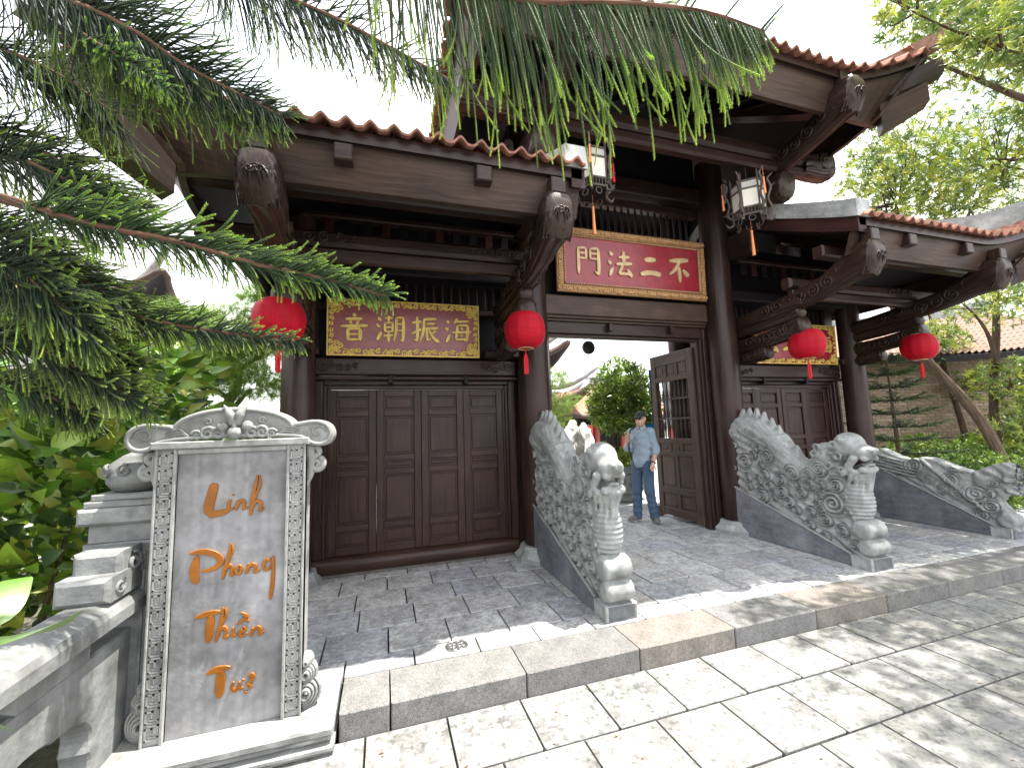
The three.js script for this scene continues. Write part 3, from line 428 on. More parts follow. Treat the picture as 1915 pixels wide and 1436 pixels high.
// the open leaf with turned bars in its upper half
{ const L = grp('door_leaf', gate); L.position.set(4.48, 0, -5.12); L.rotation.y = Math.PI / 2 + 0.03; L.userData.label = 'open door leaf with a barred upper half';
  const w = 0.98, fr = [box(0, 0.12, 0.05, 2.68, -0.03, 0.03, 'y', 0.006), box(w - 0.12, w, 0.05, 2.68, -0.03, 0.03, 'y', 0.006)], rails = [[0.07, 0.19], [0.42, 0.52], [1.02, 1.09], [1.22, 1.3], [2.22, 2.3], [2.5, 2.68]];
  rails.forEach((r) => fr.push(box(0.119, w - 0.119, r[0], r[1], -0.028, 0.028, 'x', 0.005))); for (const y of [1.6, 1.92]) fr.push(box(0.119, w - 0.119, y, y + 0.03, -0.012, 0.012, 'x', 0.004));
  for (const [a, b] of [[0.19, 0.42], [0.52, 1.02]]) fr.push(box(w / 2 - 0.035, w / 2 + 0.035, a, b, -0.027, 0.027, 'y', 0.005)); for (const x of [0.36, 0.62]) fr.push(box(x - 0.03, x + 0.03, 2.3, 2.5, -0.027, 0.027, 'y', 0.005), box(x - 0.03, x + 0.03, 1.09, 1.22, -0.027, 0.027, 'y', 0.005));
  mesh('leaf_frame', merge(fr), M.woodBoard, L);
  const pan = (a, b, c, d) => mesh('panel', merge([box(a - 0.004, b + 0.004, c - 0.004, d + 0.004, -0.01, 0.006, 'y', 0), box(a + 0.03, b - 0.03, c + 0.03, d - 0.03, -0.018, 0.014, 'y', 0.006)]), M.woodBoard, L);
  pan(0.12, 0.455, 0.19, 0.42); pan(0.525, 0.86, 0.19, 0.42); pan(0.12, 0.455, 0.52, 1.02); pan(0.525, 0.86, 0.52, 1.02); for (const [a, b] of [[0.12, 0.33], [0.39, 0.59], [0.65, 0.86]]) { pan(a, b, 2.3, 2.5); pan(a, b, 1.09, 1.22); }
  for (let k = 0; k < 8; k++) mesh('bar', uvBox(clean(lathe([[0.011, 0], [0.011, 0.1], [0.024, 0.2], [0.012, 0.27], [0.012, 0.34], [0.024, 0.42], [0.012, 0.5], [0.012, 0.6], [0.024, 0.7], [0.011, 0.82], [0.011, 0.94]], 10)), 'y'), M.wood, L).position.set(0.165 + k * 0.093, 1.29, 0);
  mesh('roller', T(new THREE.CylinderGeometry(0.085, 0.085, 0.06, 24), w + 0.02, 0.09, 0, Math.PI / 2, 0, 0.0), M.woodBoard, L);
}

// small beam ends showing on the front boards
for (const x of [-0.28, 0.76]) for (const X of [x, 6.6 - x]) mesh('beam_end', box(X - 0.065, X + 0.065, 3.5, 3.63, -3.13, -2.985, 'x', 0.01), M.wood, gate);
// ---------------------------------------------------------------- name boards
const CH = {
  yin: [[[48, 2, 9], [55, 13, 10]], [[22, 23, 8], [50, 21, 8], [78, 20, 9]], [[37, 28, 7], [42, 40, 8]], [[65, 26, 8], [57, 41, 6]], [[6, 48, 8], [50, 46, 8], [95, 43, 10]], [[30, 55, 8], [31, 78, 9], [32, 97, 8]], [[30, 57, 7], [52, 56, 6], [70, 55, 9]], [[70, 55, 9], [70, 78, 10], [69, 97, 9]], [[34, 75, 6], [66, 74, 6]], [[33, 94, 7], [67, 93, 7]]],
  chao: [[[8, 12, 7], [18, 24, 10]], [[3, 36, 7], [14, 48, 10]], [[5, 94, 5], [12, 80, 9], [20, 62, 6]], [[30, 14, 6], [58, 12, 7]], [[44, 4, 7], [44, 28, 7]], [[31, 30, 7], [32, 64, 7]], [[32, 31, 5], [58, 30, 6]], [[58, 30, 7], [57, 64, 7]], [[34, 47, 5], [56, 46, 5]], [[33, 62, 5], [57, 61, 5]], [[27, 77, 7], [60, 74, 7]], [[44, 64, 7], [44, 99, 8]], [[70, 9, 8], [69, 60, 8], [61, 97, 5]], [[70, 11, 6], [94, 10, 7]], [[94, 10, 8], [94, 60, 9], [92, 96, 9]], [[92, 96, 7], [83, 89, 3]], [[72, 35, 5], [92, 34, 5]], [[72, 58, 5], [92, 57, 5]]],
  zhen: [[[3, 27, 8], [38, 21, 8]], [[22, 3, 8], [23, 50, 9], [22, 93, 9]], [[22, 93, 7], [11, 85, 3]], [[3, 66, 6], [22, 57, 8], [38, 48, 6]], [[44, 13, 8], [92, 9, 9]], [[46, 13, 8], [44, 55, 8], [31, 97, 4]], [[54, 29, 6], [86, 27, 7]], [[48, 47, 8], [97, 43, 9]], [[56, 47, 8], [57, 90, 8]], [[57, 90, 6], [71, 81, 4]], [[89, 52, 6], [72, 65, 5]], [[63, 49, 6], [78, 78, 8], [99, 95, 11]]],
  hai: [[[8, 12, 7], [18, 24, 10]], [[3, 38, 7], [14, 50, 10]], [[4, 95, 5], [12, 80, 9], [20, 64, 6]], [[48, 3, 8], [34, 27, 5]], [[42, 16, 7], [92, 13, 8]], [[48, 29, 8], [45, 56, 8], [41, 85, 7]], [[48, 30, 6], [86, 28, 8]], [[86, 28, 8], [84, 60, 9], [80, 89, 8]], [[80, 89, 7], [70, 83, 3]], [[28, 57, 7], [99, 53, 9]], [[60, 36, 6], [67, 47, 7]], [[58, 62, 6], [65, 73, 7]], [[41, 83, 6], [88, 80, 7]]],
  men: [[[13, 4, 8], [14, 50, 9], [13, 97, 8]], [[14, 8, 7], [42, 6, 8]], [[42, 6, 8], [42, 46, 7]], [[17, 25, 6], [40, 24, 6]], [[16, 43, 6], [42, 42, 6]], [[58, 8, 7], [58, 45, 7]], [[58, 8, 7], [88, 5, 9]], [[88, 5, 9], [89, 50, 10], [88, 96, 10]], [[88, 96, 8], [72, 84, 3]], [[60, 25, 6], [86, 24, 6]], [[60, 43, 6], [86, 42, 6]]],
  fa: [[[10, 10, 8], [22, 24, 12]], [[4, 42, 8], [16, 54, 11]], [[8, 97, 6], [14, 80, 10], [22, 64, 6]], [[44, 28, 8], [88, 24, 10]], [[65, 4, 10], [65, 50, 11]], [[34, 52, 9], [98, 47, 11]], [[62, 52, 8], [44, 86, 9]], [[44, 86, 8], [88, 83, 9]], [[77, 67, 8], [95, 94, 13]]],
  er: [[[26, 27, 13], [74, 23, 15]], [[8, 80, 14], [50, 72, 13], [92, 77, 16]]],
  bu: [[[10, 21, 12], [92, 13, 15]], [[55, 18, 9], [34, 50, 10], [8, 72, 7]], [[51, 40, 11], [52, 98, 9]], [[66, 50, 9], [90, 72, 15]]],
};
function sign(name, label, w, h, chars, mBoard, mFrame, mChar, size, deco) {
  const t = thing(name, label, 'sign');
  mesh('board', T(chamfer(w, h, 0.05, 0.008), 0, h / 2, 0), mBoard, t);
  chars.forEach((c, i) => { const s = size; let zz = 0; const cx = lerp(-w / 2, w / 2, deco === 'scroll' ? 0.165 + i * 0.228 : 0.19 + i * 0.207), gs = CH[c].map((k) => T(brush(k.map((p) => [(p[0] - 50) * s / 100, (50 - p[1]) * s / 100, p[2] * s / 100 * 1.35]), 0.014), cx, h / 2, 0.024 + 0.0005 * zz++)); c === 'er' ? gs.forEach((q) => mesh('character_stroke', q, mChar, t)) : mesh('character', merge(gs), mChar, t); });
  const fr = [], b = 0.035;
  if (deco === 'scroll') {                                          // flat gilded border with cloud scrolls
    for (const [x0, x1, y0, y1] of [[-w / 2, w / 2, 0, b * 0.5], [-w / 2, w / 2, h - b * 0.5, h], [-w / 2, -w / 2 + b * 0.5, b * 0.5, h - b * 0.5], [w / 2 - b * 0.5, w / 2, b * 0.5, h - b * 0.5]]) fr.push(box(x0, x1, y0, y1, 0.022, 0.036, 'x', 0.003));
    const r = rng(31), curl = (x, y, R, d, st) => fr.push(tube(spiral(x, y, R, 1.3, d, st, 18).map((p) => V(p[0], p[1], 0.03)), 0.0105, 22, 5)), bar = (pts) => fr.push(tube(pts.map((p) => V(p[0], p[1], 0.03)), 0.0105, 14, 5));
    for (const sy of [-1, 1]) { const y = h / 2 + sy * (h / 2 - 0.045); for (let k = 0; k < 24; k++) { const x = -w / 2 + 0.05 + k * (w - 0.1) / 23; curl(x, y + (k % 3 === 1 ? -sy * 0.012 : 0.006 * sy), 0.026 + 0.006 * (k % 3), k % 2 ? 1 : -1, k); if (k % 3 === 0) bar([[x - 0.05, y + sy * 0.01, 0], [x, y - sy * 0.028, 0], [x + 0.06, y - sy * 0.005, 0]]); } }
    for (const sx of [-1, 1]) for (let k = 0; k < 8; k++) { const y = 0.09 + k * (h - 0.18) / 7, x = sx * (w / 2 - 0.045); curl(x, y, 0.026, k % 2 ? 1 : -1, k); }
    for (const sx of [-1, 1]) for (const sy of [-1, 1]) for (let k = 0; k < 5; k++) curl(sx * (w / 2 - 0.07 - 0.035 * (k % 3)), h / 2 + sy * (h / 2 - 0.075 - 0.035 * Math.floor(k / 2)), 0.03, k % 2 ? 1 : -1, k);
    mesh('gilded_border', merge(fr), mFrame, t);
  } else {                                                          // deep carved frame
    const W = 0.085; for (const [x0, x1, y0, y1] of [[-w / 2 - 0.02, w / 2 + 0.02, -0.02, W], [-w / 2 - 0.02, w / 2 + 0.02, h - W, h + 0.02], [-w / 2 - 0.02, -w / 2 + W, W, h - W], [w / 2 - W, w / 2 + 0.02, W, h - W]]) fr.push(box(x0, x1, y0, y1, 0.0, 0.045, 'x', 0.01));
    mesh('frame', merge(fr), M.goldOld, t);
    const o = [], r = rng(8), put = (x, y, k) => o.push(tube(spiral(x, y, 0.024 + 0.008 * r(), 1.3, k % 2 ? 1 : -1, k * 1.3, 16).map((p) => V(p[0], p[1], 0.05)), 0.0115, 18, 5)), bead = (x, y) => o.push(T(new THREE.SphereGeometry(0.0125, 7, 5), x, y, 0.04));
    for (let k = 0; k < 44; k++) { const x = -w / 2 + 0.02 + k * (w - 0.04) / 43; put(x, h - 0.032, k); put(x, 0.032, k + 1); } for (let k = 0; k < 14; k++) { const y = 0.1 + k * (h - 0.2) / 13; put(-w / 2 + 0.03, y, k); put(w / 2 - 0.03, y, k); }
    mesh('frame_carving', merge(o), M.goldMid, t); o.length = 0;
    for (let k = 0; k < 64; k++) { const x = -w / 2 + 0.1 + k * (w - 0.2) / 63; bead(x, h - 0.1); bead(x, 0.1); } for (let k = 0; k < 20; k++) { const y = 0.1 + k * (h - 0.2) / 19; bead(-w / 2 + 0.1, y); bead(w / 2 - 0.1, y); }
    mesh('beading', merge(o), M.goldPale, t);
  }
  return t;
}
{ const a = sign('name_board', 'red name board with yellow gilt scroll border above the closed doors beside the stele', 1.73, 0.65, ['yin', 'chao', 'zhen', 'hai'], M.redBoard, M.gold, M.gold, 0.33, 'scroll'); a.position.set(0.255, 2.415, -4.93); a.rotation.x = 0.02;
  const b = sign('name_board', 'large red name board in a brown gold carved frame above the open middle doorway', 2.36, 0.85, ['men', 'fa', 'er', 'bu'], M.redBright, M.goldOld, M.goldPale, 0.4, 'frame'); b.position.set(3.36, 3.33, -4.86); b.rotation.x = 0.03;
  const c = sign('name_board', 'dark red gilt bordered board half hidden behind a round red lantern and carved brackets', 1.73, 0.65, ['fa', 'er', 'men', 'hai'], M.redBright, M.gold, M.gold, 0.33, 'scroll'); c.position.set(6.34, 2.415, -4.93); c.rotation.x = 0.02; }
// ---------------------------------------------------------------- round red lanterns
function lanternGeo() { const n = 64, m = 28, pos = [], idx = [], uv = []; for (let j = 0; j <= m; j++) { const v = j / m, y = 0.175 * Math.cos(v * Math.PI) , s = Math.pow(Math.sin(v * Math.PI), 0.82); for (let i = 0; i <= n; i++) { const a = (i / n) * 6.28318, rib = 1 - 0.03 * Math.abs(Math.sin(a * 6)) * s, R = (0.07 + 0.142 * s) * (v < 0.02 || v > 0.98 ? 0.98 : 1) * rib; pos.push(R * Math.cos(a), y * 1.06, R * Math.sin(a)); uv.push(i / n, v); } } for (let j = 0; j < m; j++) for (let i = 0; i < n; i++) { const a = j * (n + 1) + i, b = a + n + 1; idx.push(a, a + 1, b, b, a + 1, b + 1); } const g = new THREE.BufferGeometry(); g.setAttribute('position', new THREE.Float32BufferAttribute(pos, 3)); g.setAttribute('uv', new THREE.Float32BufferAttribute(uv, 2)); g.setIndex(idx); g.computeVertexNormals(); return g; }
{ const G = 'round red lanterns under the side roofs', L = thing('red_lantern', 'round red silk lantern half covered by pine needles beside the gilt name board', 'lantern', G, [-0.86, 2.53, -3.9]);
  mesh('shade', lanternGeo(), M.lantern, L);
  for (const y of [0.185, -0.185]) mesh('ring', T(new THREE.TorusGeometry(0.075, 0.008, 6, 24).rotateX(Math.PI / 2), 0, y, 0), M.goldPale, L);
  mesh('hanger', merge([tube([[0.05, 0.185, 0], [0.012, 0.235, 0], [0, 0.25, 0]], 0.004, 6, 5), tube([[-0.05, 0.185, 0], [-0.012, 0.235, 0], [0, 0.25, 0]], 0.004, 6, 5), tube([[0, 0.245, 0], [0.012, 0.27, 0], [0, 0.3, 0]], 0.004, 8, 5)]), M.goldPale, L);
  const ts = []; const r = rng(4); for (let k = 0; k < 26; k++) { const a = r() * 6.28, q = 0.018 * Math.sqrt(r()); ts.push(tube([[0, -0.23, 0], [q * Math.cos(a), -0.27, q * Math.sin(a)], [q * 1.2 * Math.cos(a), -0.45 + r() * 0.02, q * 1.2 * Math.sin(a)]], 0.0035, 5, 4)); } ts.push(tube([[0, -0.18, 0], [0, -0.235, 0]], 0.005, 3, 5)); mesh('tassel', merge(ts), M.redCord, L);
  const b = copy(L, 'round red lantern hanging by the column between the closed doors and the middle doorway'); b.position.x = 1.37; b.rotation.y = 0.4;
  const c = copy(L, 'bright red lantern hanging in front of the half hidden dark red board'); c.position.set(5.22, 2.5, -3.9); c.rotation.y = 1.3;
  const d = copy(L, 'red lantern at the outer end of the gate against trees and a brick wall'); d.position.set(7.4, 2.52, -3.9); d.rotation.y = 2.2; }
// ---------------------------------------------------------------- six-sided palace lanterns
{ const L = thing('palace_lantern', 'six sided dark framed white lantern above the left end of the middle name board', 'lantern', 'six sided palace lanterns', [2.2, 4.3, -3.85]);
  const R6 = 0.185, posts = [], carv = [], pt = (k, r, y) => V(r * Math.cos(k * 1.0472), y, r * Math.sin(k * 1.0472));
  for (let k = 0; k < 6; k++) {
    const p = pt(k, R6, 0), q = pt(k + 1, R6, 0), mid = p.clone().add(q).multiplyScalar(0.5), len = p.distanceTo(q), ang = Math.atan2(q.x - p.x, q.z - p.z);
    posts.push(T(new THREE.CylinderGeometry(0.011, 0.011, 0.56, 8), p.x, 0.02, p.z), T(new THREE.ConeGeometry(0.014, 0.06, 8), p.x, 0.33, p.z));
    for (const y of [-0.2, -0.11, 0.13, 0.23]) posts.push(T(new THREE.BoxGeometry(0.014, 0.02, len), mid.x, y, mid.z, 0, ang, 0));
    for (let j = 0; j < 5; j++) posts.push(T(new THREE.BoxGeometry(0.008, 0.08, 0.008), lerp(p.x, q.x, (j + 0.5) / 5), -0.155, lerp(p.z, q.z, (j + 0.5) / 5)));
    mesh('pane', T(new THREE.BoxGeometry(0.006, 0.235, len * 0.94), mid.x * 0.97, 0.01, mid.z * 0.97, 0, ang, 0), phys({ color: C(0.78, 0.74, 0.66), roughness: 0.6, transmission: 0.1, thickness: 0 }), L);
    mesh('pane', T(new THREE.BoxGeometry(0.006, 0.085, len * 0.94), mid.x * 0.97, 0.18, mid.z * 0.97, 0, ang, 0), M.white, L);
    // dragon-shaped wings standing out from each post, with a tassel on alternate ones
    const w = (r, y) => pt(k, r, y); carv.push(limb([w(R6 + 0.01, -0.18), w(R6 + 0.06, -0.12), w(R6 + 0.03, 0.02), w(R6 + 0.07, 0.16), w(R6 + 0.04, 0.27), w(R6 + 0.1, 0.33)], [0.016, 0.02, 0.012, 0.018, 0.014, 0.006], 16, 6), limb([w(R6, -0.24), w(R6 + 0.05, -0.27), w(R6 + 0.09, -0.22)], [0.012, 0.016, 0.005], 8, 6), limb([w(R6 + 0.06, -0.12), w(R6 + 0.11, -0.1)], [0.012, 0.003], 4, 5), limb([w(R6 + 0.07, 0.16), w(R6 + 0.12, 0.2)], [0.012, 0.003], 4, 5));
    carv.push(T(new THREE.TorusGeometry(0.035, 0.007, 5, 14), mid.x * 0.9, -0.25, mid.z * 0.9, 0, ang + Math.PI / 2, 0));
    if (k % 2 === 0) { const a = w(R6 + 0.1, 0.31); mesh('tassel', merge([T(new THREE.CylinderGeometry(0.002, 0.002, 0.14, 5), a.x, a.y - 0.07, a.z), T(new THREE.CylinderGeometry(0.009, 0.016, 0.2, 10), a.x, a.y - 0.24, a.z), T(new THREE.SphereGeometry(0.012, 8, 6), a.x, a.y - 0.14, a.z)]), k ? M.orangeCord : M.redCord, L); }
  }
  mesh('lantern_frame', merge(posts), M.woodPale, L); mesh('carved_wing', merge(carv), M.woodPale, L);
  mesh('tassel', merge([T(new THREE.CylinderGeometry(0.002, 0.002, 0.2, 5), 0, -0.3, 0), T(new THREE.CylinderGeometry(0.012, 0.02, 0.3, 12), 0, -0.53, 0), T(new THREE.SphereGeometry(0.016, 10, 8), 0, -0.37, 0)]), M.orangeCord, L);
  mesh('hanger', T(new THREE.CylinderGeometry(0.006, 0.006, 0.35, 6), 0, 0.4, 0), M.dark, L);
  mesh('base_plate', merge([T(new THREE.CylinderGeometry(R6, R6 * 0.9, 0.025, 6), 0, -0.21, 0, 0, Math.PI / 6, 0), T(new THREE.CylinderGeometry(R6 * 0.95, R6 * 1.02, 0.03, 6), 0, 0.245, 0, 0, Math.PI / 6, 0)]), M.woodDark, L);
  const b = copy(L, 'six sided dark framed white lantern above the right hand column of the middle doorway'); b.position.set(4.42, 4.28, -3.85); b.rotation.y = 0.35; b.rotation.z = 0.02; }
// ---------------------------------------------------------------- carved stone ramps
function ramp(name, label, X, W, o) {
  const t = thing(name, label, 'stone dragon', null, [X, 0, 0]), hw = W / 2;
  const P = o.slab, s = new THREE.Shape(); P.forEach((p, i) => (i ? s.lineTo(-p[0], p[1]) : s.moveTo(-p[0], p[1])));
  const g = new THREE.ExtrudeGeometry(s, { depth: W - 0.02, bevelEnabled: true, bevelThickness: 0.01, bevelSize: 0.01, bevelOffset: -0.01, bevelSegments: 1 });
  g.rotateY(Math.PI / 2).translate(-hw + 0.01, 0, 0);
  mesh('ramp_slab', uvBox(clean(g), 'z', X), o.slabMat, t);
  const r1 = []; for (const sx of [-1, 1]) r1.push(tube(o.rim.map((p) => V(sx * (hw - 0.002), p[1], p[0])), 0.014, 40, 6)); mesh('border_rim', merge(r1), M.carve, t);
  // plinth under the front end
  mesh('plinth', T(uvBox(clean(chamfer(W + 0.03, 0.12, 0.2, 0.008)), 'x'), 0, 0.06, o.front - 0.1), M.carve, t);
  const h = o.h, lo = [-hw - 0.05, 0.02, o.back - 0.03], hi = [hw + 0.05, o.top + 0.06, o.front + 0.08];
  const ny = Math.ceil((hi[1] - lo[1]) / h) + 1, nz = Math.ceil((hi[2] - lo[2]) / h) + 1, mass = new Float32Array(ny * nz), rel = new Float32Array(ny * nz), nn = fbm(o.seed, 6, 4), sp = o.swirls;
  for (let k = 0; k < nz; k++) for (let j = 0; j < ny; j++) {
    const y = lo[1] + j * h, z = lo[2] + k * h; mass[k * ny + j] = polySdf(z, y, o.mass);
    let best = 1e9, v = 0;
    for (const [cz, cy, R, d] of sp) { const dx = z - cz, dy = y - cy, r = Math.hypot(dx, dy), q = r / R; if (q < best) { best = q; const th = Math.atan2(dy, dx); v = Math.cos(r * 6.283 / (R * 0.36) - d * th) * (1 - sstep(0.9, 1.25, q)) - 0.5 * sstep(0.85, 1.05, q) * (1 - sstep(1.05, 1.3, q)); } }
    rel[k * ny + j] = v * 0.021 + (nn(z * 0.9 + 9, y * 0.9) - 0.5) * 0.022 + 0.006 * Math.sin((z * 1.3 + y * 2.1) * 26 + 5 * nn(z + 3, y)) * sstep(1.1, 1.4, best);
  }
  const f = (x, y, z, j, k) => {
    const ax = Math.abs(x), m = mass[k * ny + j], w = ax - (hw - 0.03) - rel[k * ny + j], r = 0.035, a = m + r, b = w + r;
    let d = Math.min(Math.max(a, b), 0) + Math.hypot(Math.max(a, 0), Math.max(b, 0)) - r;
    return o.extra(d, x, ax, y, z, rel[k * ny + j]);
  };
  mesh('carving', nets(f, lo, hi, h), M.carve, t);
  return t;
}
const swirls = (seed, n, z0, z1, yTop) => { const r = rng(seed), o = []; for (let i = 0; i < 900 && o.length < n; i++) { const z = lerp(z0, z1, r()), R = 0.05 + 0.065 * r() * r(), y = lerp(0.1, yTop(z), r()); if (o.every((q) => Math.hypot(q[0] - z, q[1] - y) > (q[2] + R) * 0.8)) o.push([z, y, R, r() < 0.5 ? 1 : -1]); } return o; };
const diag = (z) => lerp(0.66, 0.1, clamp((z + 4.86) / 1.58));
const roundBar = (x, y, z, hw, cy, cz, r, rx = 0.03) => { const q = Math.hypot(y - cy, z - cz) - (r - rx), b = Math.abs(x) - hw + rx; return Math.min(Math.max(q, b), 0) + Math.hypot(Math.max(q, 0), Math.max(b, 0)) - rx; };
function dragonExtra(d, x, ax, y, z, rel) {
  // serpent body with scales
  const S = [[-4.84, 1.3], [-4.62, 1.48], [-4.36, 1.46], [-4.12, 1.28], [-3.95, 1.04], [-3.78, 0.93], [-3.6, 0.99], [-3.45, 1.12], [-3.3, 1.2]];
  let b = 1e9, sc = 0; for (let i = 0; i < S.length - 1; i++) { const ra = lerp(0.15, 0.115, i / 8), q = capsule(x, y, z, [0, S[i][1], S[i][0]], [0, S[i + 1][1], S[i + 1][0]], ra, ra - 0.004); if (q < b) { b = q; } }
  sc = 0.007 * Math.abs(Math.sin((z + y) * 62) * Math.sin((z - y) * 62)) * (ax > 0.06 ? 1 : 0.3);
  d = smin(d, b - sc, 0.05);
  // flame fins along the back
  for (let i = 0; i < 11; i++) { const tt = i / 10, f = tt * 4.6, k = Math.floor(f), z0 = lerp(S[k][0], S[k + 1][0], f - k), y0 = lerp(S[k][1], S[k + 1][1], f - k) + 0.12, z1 = z0 + 0.05 - 0.02 * i * 0.3, y1 = y0 + 0.085; d = smin(d, capsule(x, y, z, [0, y0, z0], [0, y1 + 0.05, z1 - 0.005], 0.062, 0.02), 0.014); }
  // maned neck with curls
  d = smin(d, ellip(x, y, z, [0, 1.12, -3.5], [0.128, 0.17, 0.16]), 0.03);
  for (let i = 0; i < 9; i++) { const a = i * 0.7, cy = 1.16 + 0.11 * Math.sin(a * 1.9) - 0.03 * (i % 3), cz = -3.56 + 0.036 * i, q = Math.hypot(y - cy, z - cz); d = smin(d, Math.hypot(Math.abs(q - 0.035) , ax - 0.118) - 0.0145, 0.008); }
  // head: skull, brow, muzzle, open mouth with teeth row, chin, beard
  d = smin(d, ellip(x, y, z, [0, 1.265, -3.26], [0.128, 0.14, 0.145]), 0.04);
  d = smin(d, ellip(x, y, z, [0, 1.19, -3.14], [0.115, 0.085, 0.12]), 0.03);
  d = smin(d, capsule(ax, y, z, [0.04, 1.305, -3.2], [0.11, 1.33, -3.27], 0.035, 0.028), 0.015);
  d = smin(d, ellip(ax, y, z, [0.075, 1.275, -3.195], [0.032, 0.03, 0.03]), 0.006);
  d = smin(d, ellip(ax, y, z, [0.035, 1.215, -3.045], [0.03, 0.03, 0.035]), 0.012);
  d = smin(d, roundBar(x, y, z, 0.105, 1.13, -3.08, 0.03), 0.012);
  d = Math.max(d, -ellip(x, y, z, [0, 1.075, -3.06], [0.075, 0.042, 0.11]));
  d = smin(d, ellip(x, y, z, [0, 1.065, -3.1], [0.04, 0.022, 0.07]), 0.008);
  d = smin(d, roundBar(x, y, z, 0.11, 1.012, -3.1, 0.036), 0.02);
  for (let i = 0; i < 4; i++) d = smin(d, capsule(ax, y, z, [0.02 + i * 0.03, 0.99, -3.08 - i * 0.03], [0.012 + i * 0.028, 0.74 + 0.03 * i, -3.12 - i * 0.045], 0.03, 0.014), 0.012);
  d = smin(d, capsule(ax, y, z, [0.11, 1.12, -3.16], [0.135, 0.95, -3.26], 0.04, 0.022), 0.02);
  // chest and two rolled cloud feet
  d = smin(d, ellip(x, y, z, [0, 0.66, -3.24], [0.125, 0.24, 0.15]) - 0.004 * Math.cos(y * 150), 0.03);
  d = smin(d, roundBar(x, y, z, 0.13, 0.385, -3.16, 0.1, 0.04), 0.012);
  d = smin(d, roundBar(x, y, z, 0.13, 0.215, -3.13, 0.085, 0.04), 0.01);
  return Math.max(d - rel * 0.55 * sstep(0.03, 0.1, ax) * sstep(-3.1, -3.3, z), -z - 4.9);
}
const dragonSpec = {
  h: 0.0082, seed: 55, back: -4.9, front: -3.07, top: 1.7, slabMat: M.carveDark, extra: dragonExtra,
  slab: [[-4.9, 0], [-3.07, 0], [-3.07, 0.115], [-3.28, 0.12], [-4.84, 0.68], [-4.84, 1.45], [-4.9, 1.45]],
  rim: [[-3.26, 0.125], [-3.8, 0.315], [-4.3, 0.492], [-4.83, 0.68]],
  mass: [[-4.86, 0.68], [-4.86, 1.4], [-4.6, 1.42], [-4.3, 1.3], [-4.05, 1.02], [-3.8, 0.86], [-3.55, 0.96], [-3.34, 1.1], [-3.26, 0.85], [-3.2, 0.5], [-3.1, 0.08], [-3.3, 0.08], [-4.86, 0.6]],
  swirls: swirls(3, 62, -4.84, -3.15, (z) => 0.3 + lerp(1.1, 0.6, clamp((z + 4.84) / 1.6))).filter((s) => s[1] > diag(s[0]) + 0.02).concat([[-3.42, 0.62, 0.14, 1]]),
};
dragonSpec.swirls = dragonSpec.swirls.filter((s) => Math.hypot(s[0] + 3.42, s[1] - 0.62) > 0.12 || s[2] === 0.14);
{ const a = ramp('dragon_ramp', 'grey carved stone dragon ramp with rolled feet beside the closed doors, facing the step', 1.81, 0.26, dragonSpec);
  const b = copy(a, 'grey carved stone dragon ramp with bluish side at the foot of the thick bare column'); b.position.x = 4.82; b.scale.set(1.12, 0.985, 1.0);
  const beast = (d, x, ax, y, z, rel) => {
    d = smin(d, ellip(x, y, z, [0, 0.72, -3.98], [0.14, 0.2, 0.2]), 0.04);
    d = smin(d, ellip(x, y, z, [0, 0.56, -3.62], [0.135, 0.2, 0.2]), 0.05);
    for (let i = 0; i < 4; i++) d = smin(d, capsule(ax, y, z, [0.118, 0.9 - 0.06 * i, -4.02 + 0.06 * i], [0.122, 0.46 - 0.05 * i, -3.56 + 0.04 * i], 0.026, 0.02), 0.008);
    for (let i = 0; i < 5; i++) d = smin(d, capsule(ax, y, z, [0.115, 0.98 - i * 0.055, -4.7 + 0.02 * i], [0.118, 0.86 - i * 0.05, -4.22 + 0.02 * i], 0.019, 0.016), 0.006);
    d = smin(d, ellip(ax, y, z, [0.09, 0.78, -3.34], [0.045, 0.05, 0.06]), 0.015);
    d = smin(d, ellip(ax, y, z, [0.1, 0.68, -3.42], [0.04, 0.09, 0.09]), 0.02);
    for (let i = 0; i < 7; i++) d = smin(d, capsule(ax, y, z, [0.02 + 0.03 * (i % 4), 0.84 - i * 0.045, -3.2], [0.03 + 0.03 * (i % 3), 0.93 - i * 0.07, -3.0 - 0.008 * i], 0.034, 0.016), 0.01);
    d = smin(d, roundBar(x, y, z, 0.125, 0.2, -3.25, 0.09, 0.03), 0.02);
    return Math.max(d - rel * 0.4 * sstep(0.03, 0.1, ax), -z - 4.75);
  };
  ramp('beast_ramp', 'low grey stone ramp carved as a lying lion with a flowing mane near the garden', 7.46, 0.25, { h: 0.0105, seed: 88, back: -4.75, front: -3.2, top: 1.08, slabMat: M.carveDark, extra: beast,
    slab: [[-4.75, 0], [-3.18, 0], [-3.18, 0.115], [-3.36, 0.12], [-4.5, 0.7], [-4.75, 0.78]], rim: [[-3.34, 0.125], [-3.8, 0.36], [-4.2, 0.56], [-4.5, 0.71]],
    mass: [[-4.73, 0.7], [-4.73, 1.02], [-4.56, 1.05], [-4.36, 0.95], [-4.2, 0.89], [-4.05, 0.94], [-3.9, 0.93], [-3.7, 0.84], [-3.52, 0.77], [-3.38, 0.85], [-3.22, 0.92], [-3.12, 0.86], [-3.16, 0.72], [-3.22, 0.55], [-3.3, 0.42], [-3.22, 0.3], [-3.17, 0.08], [-3.4, 0.08], [-4.5, 0.62]],
    swirls: swirls(9, 16, -4.6, -3.3, (z) => 0.85).filter((s) => s[1] > lerp(0.78, 0.16, clamp((s[0] + 4.5) / 1.14))).concat([[-4.12, 0.82, 0.12, 1], [-3.5, 0.5, 0.13, -1]]) }); }
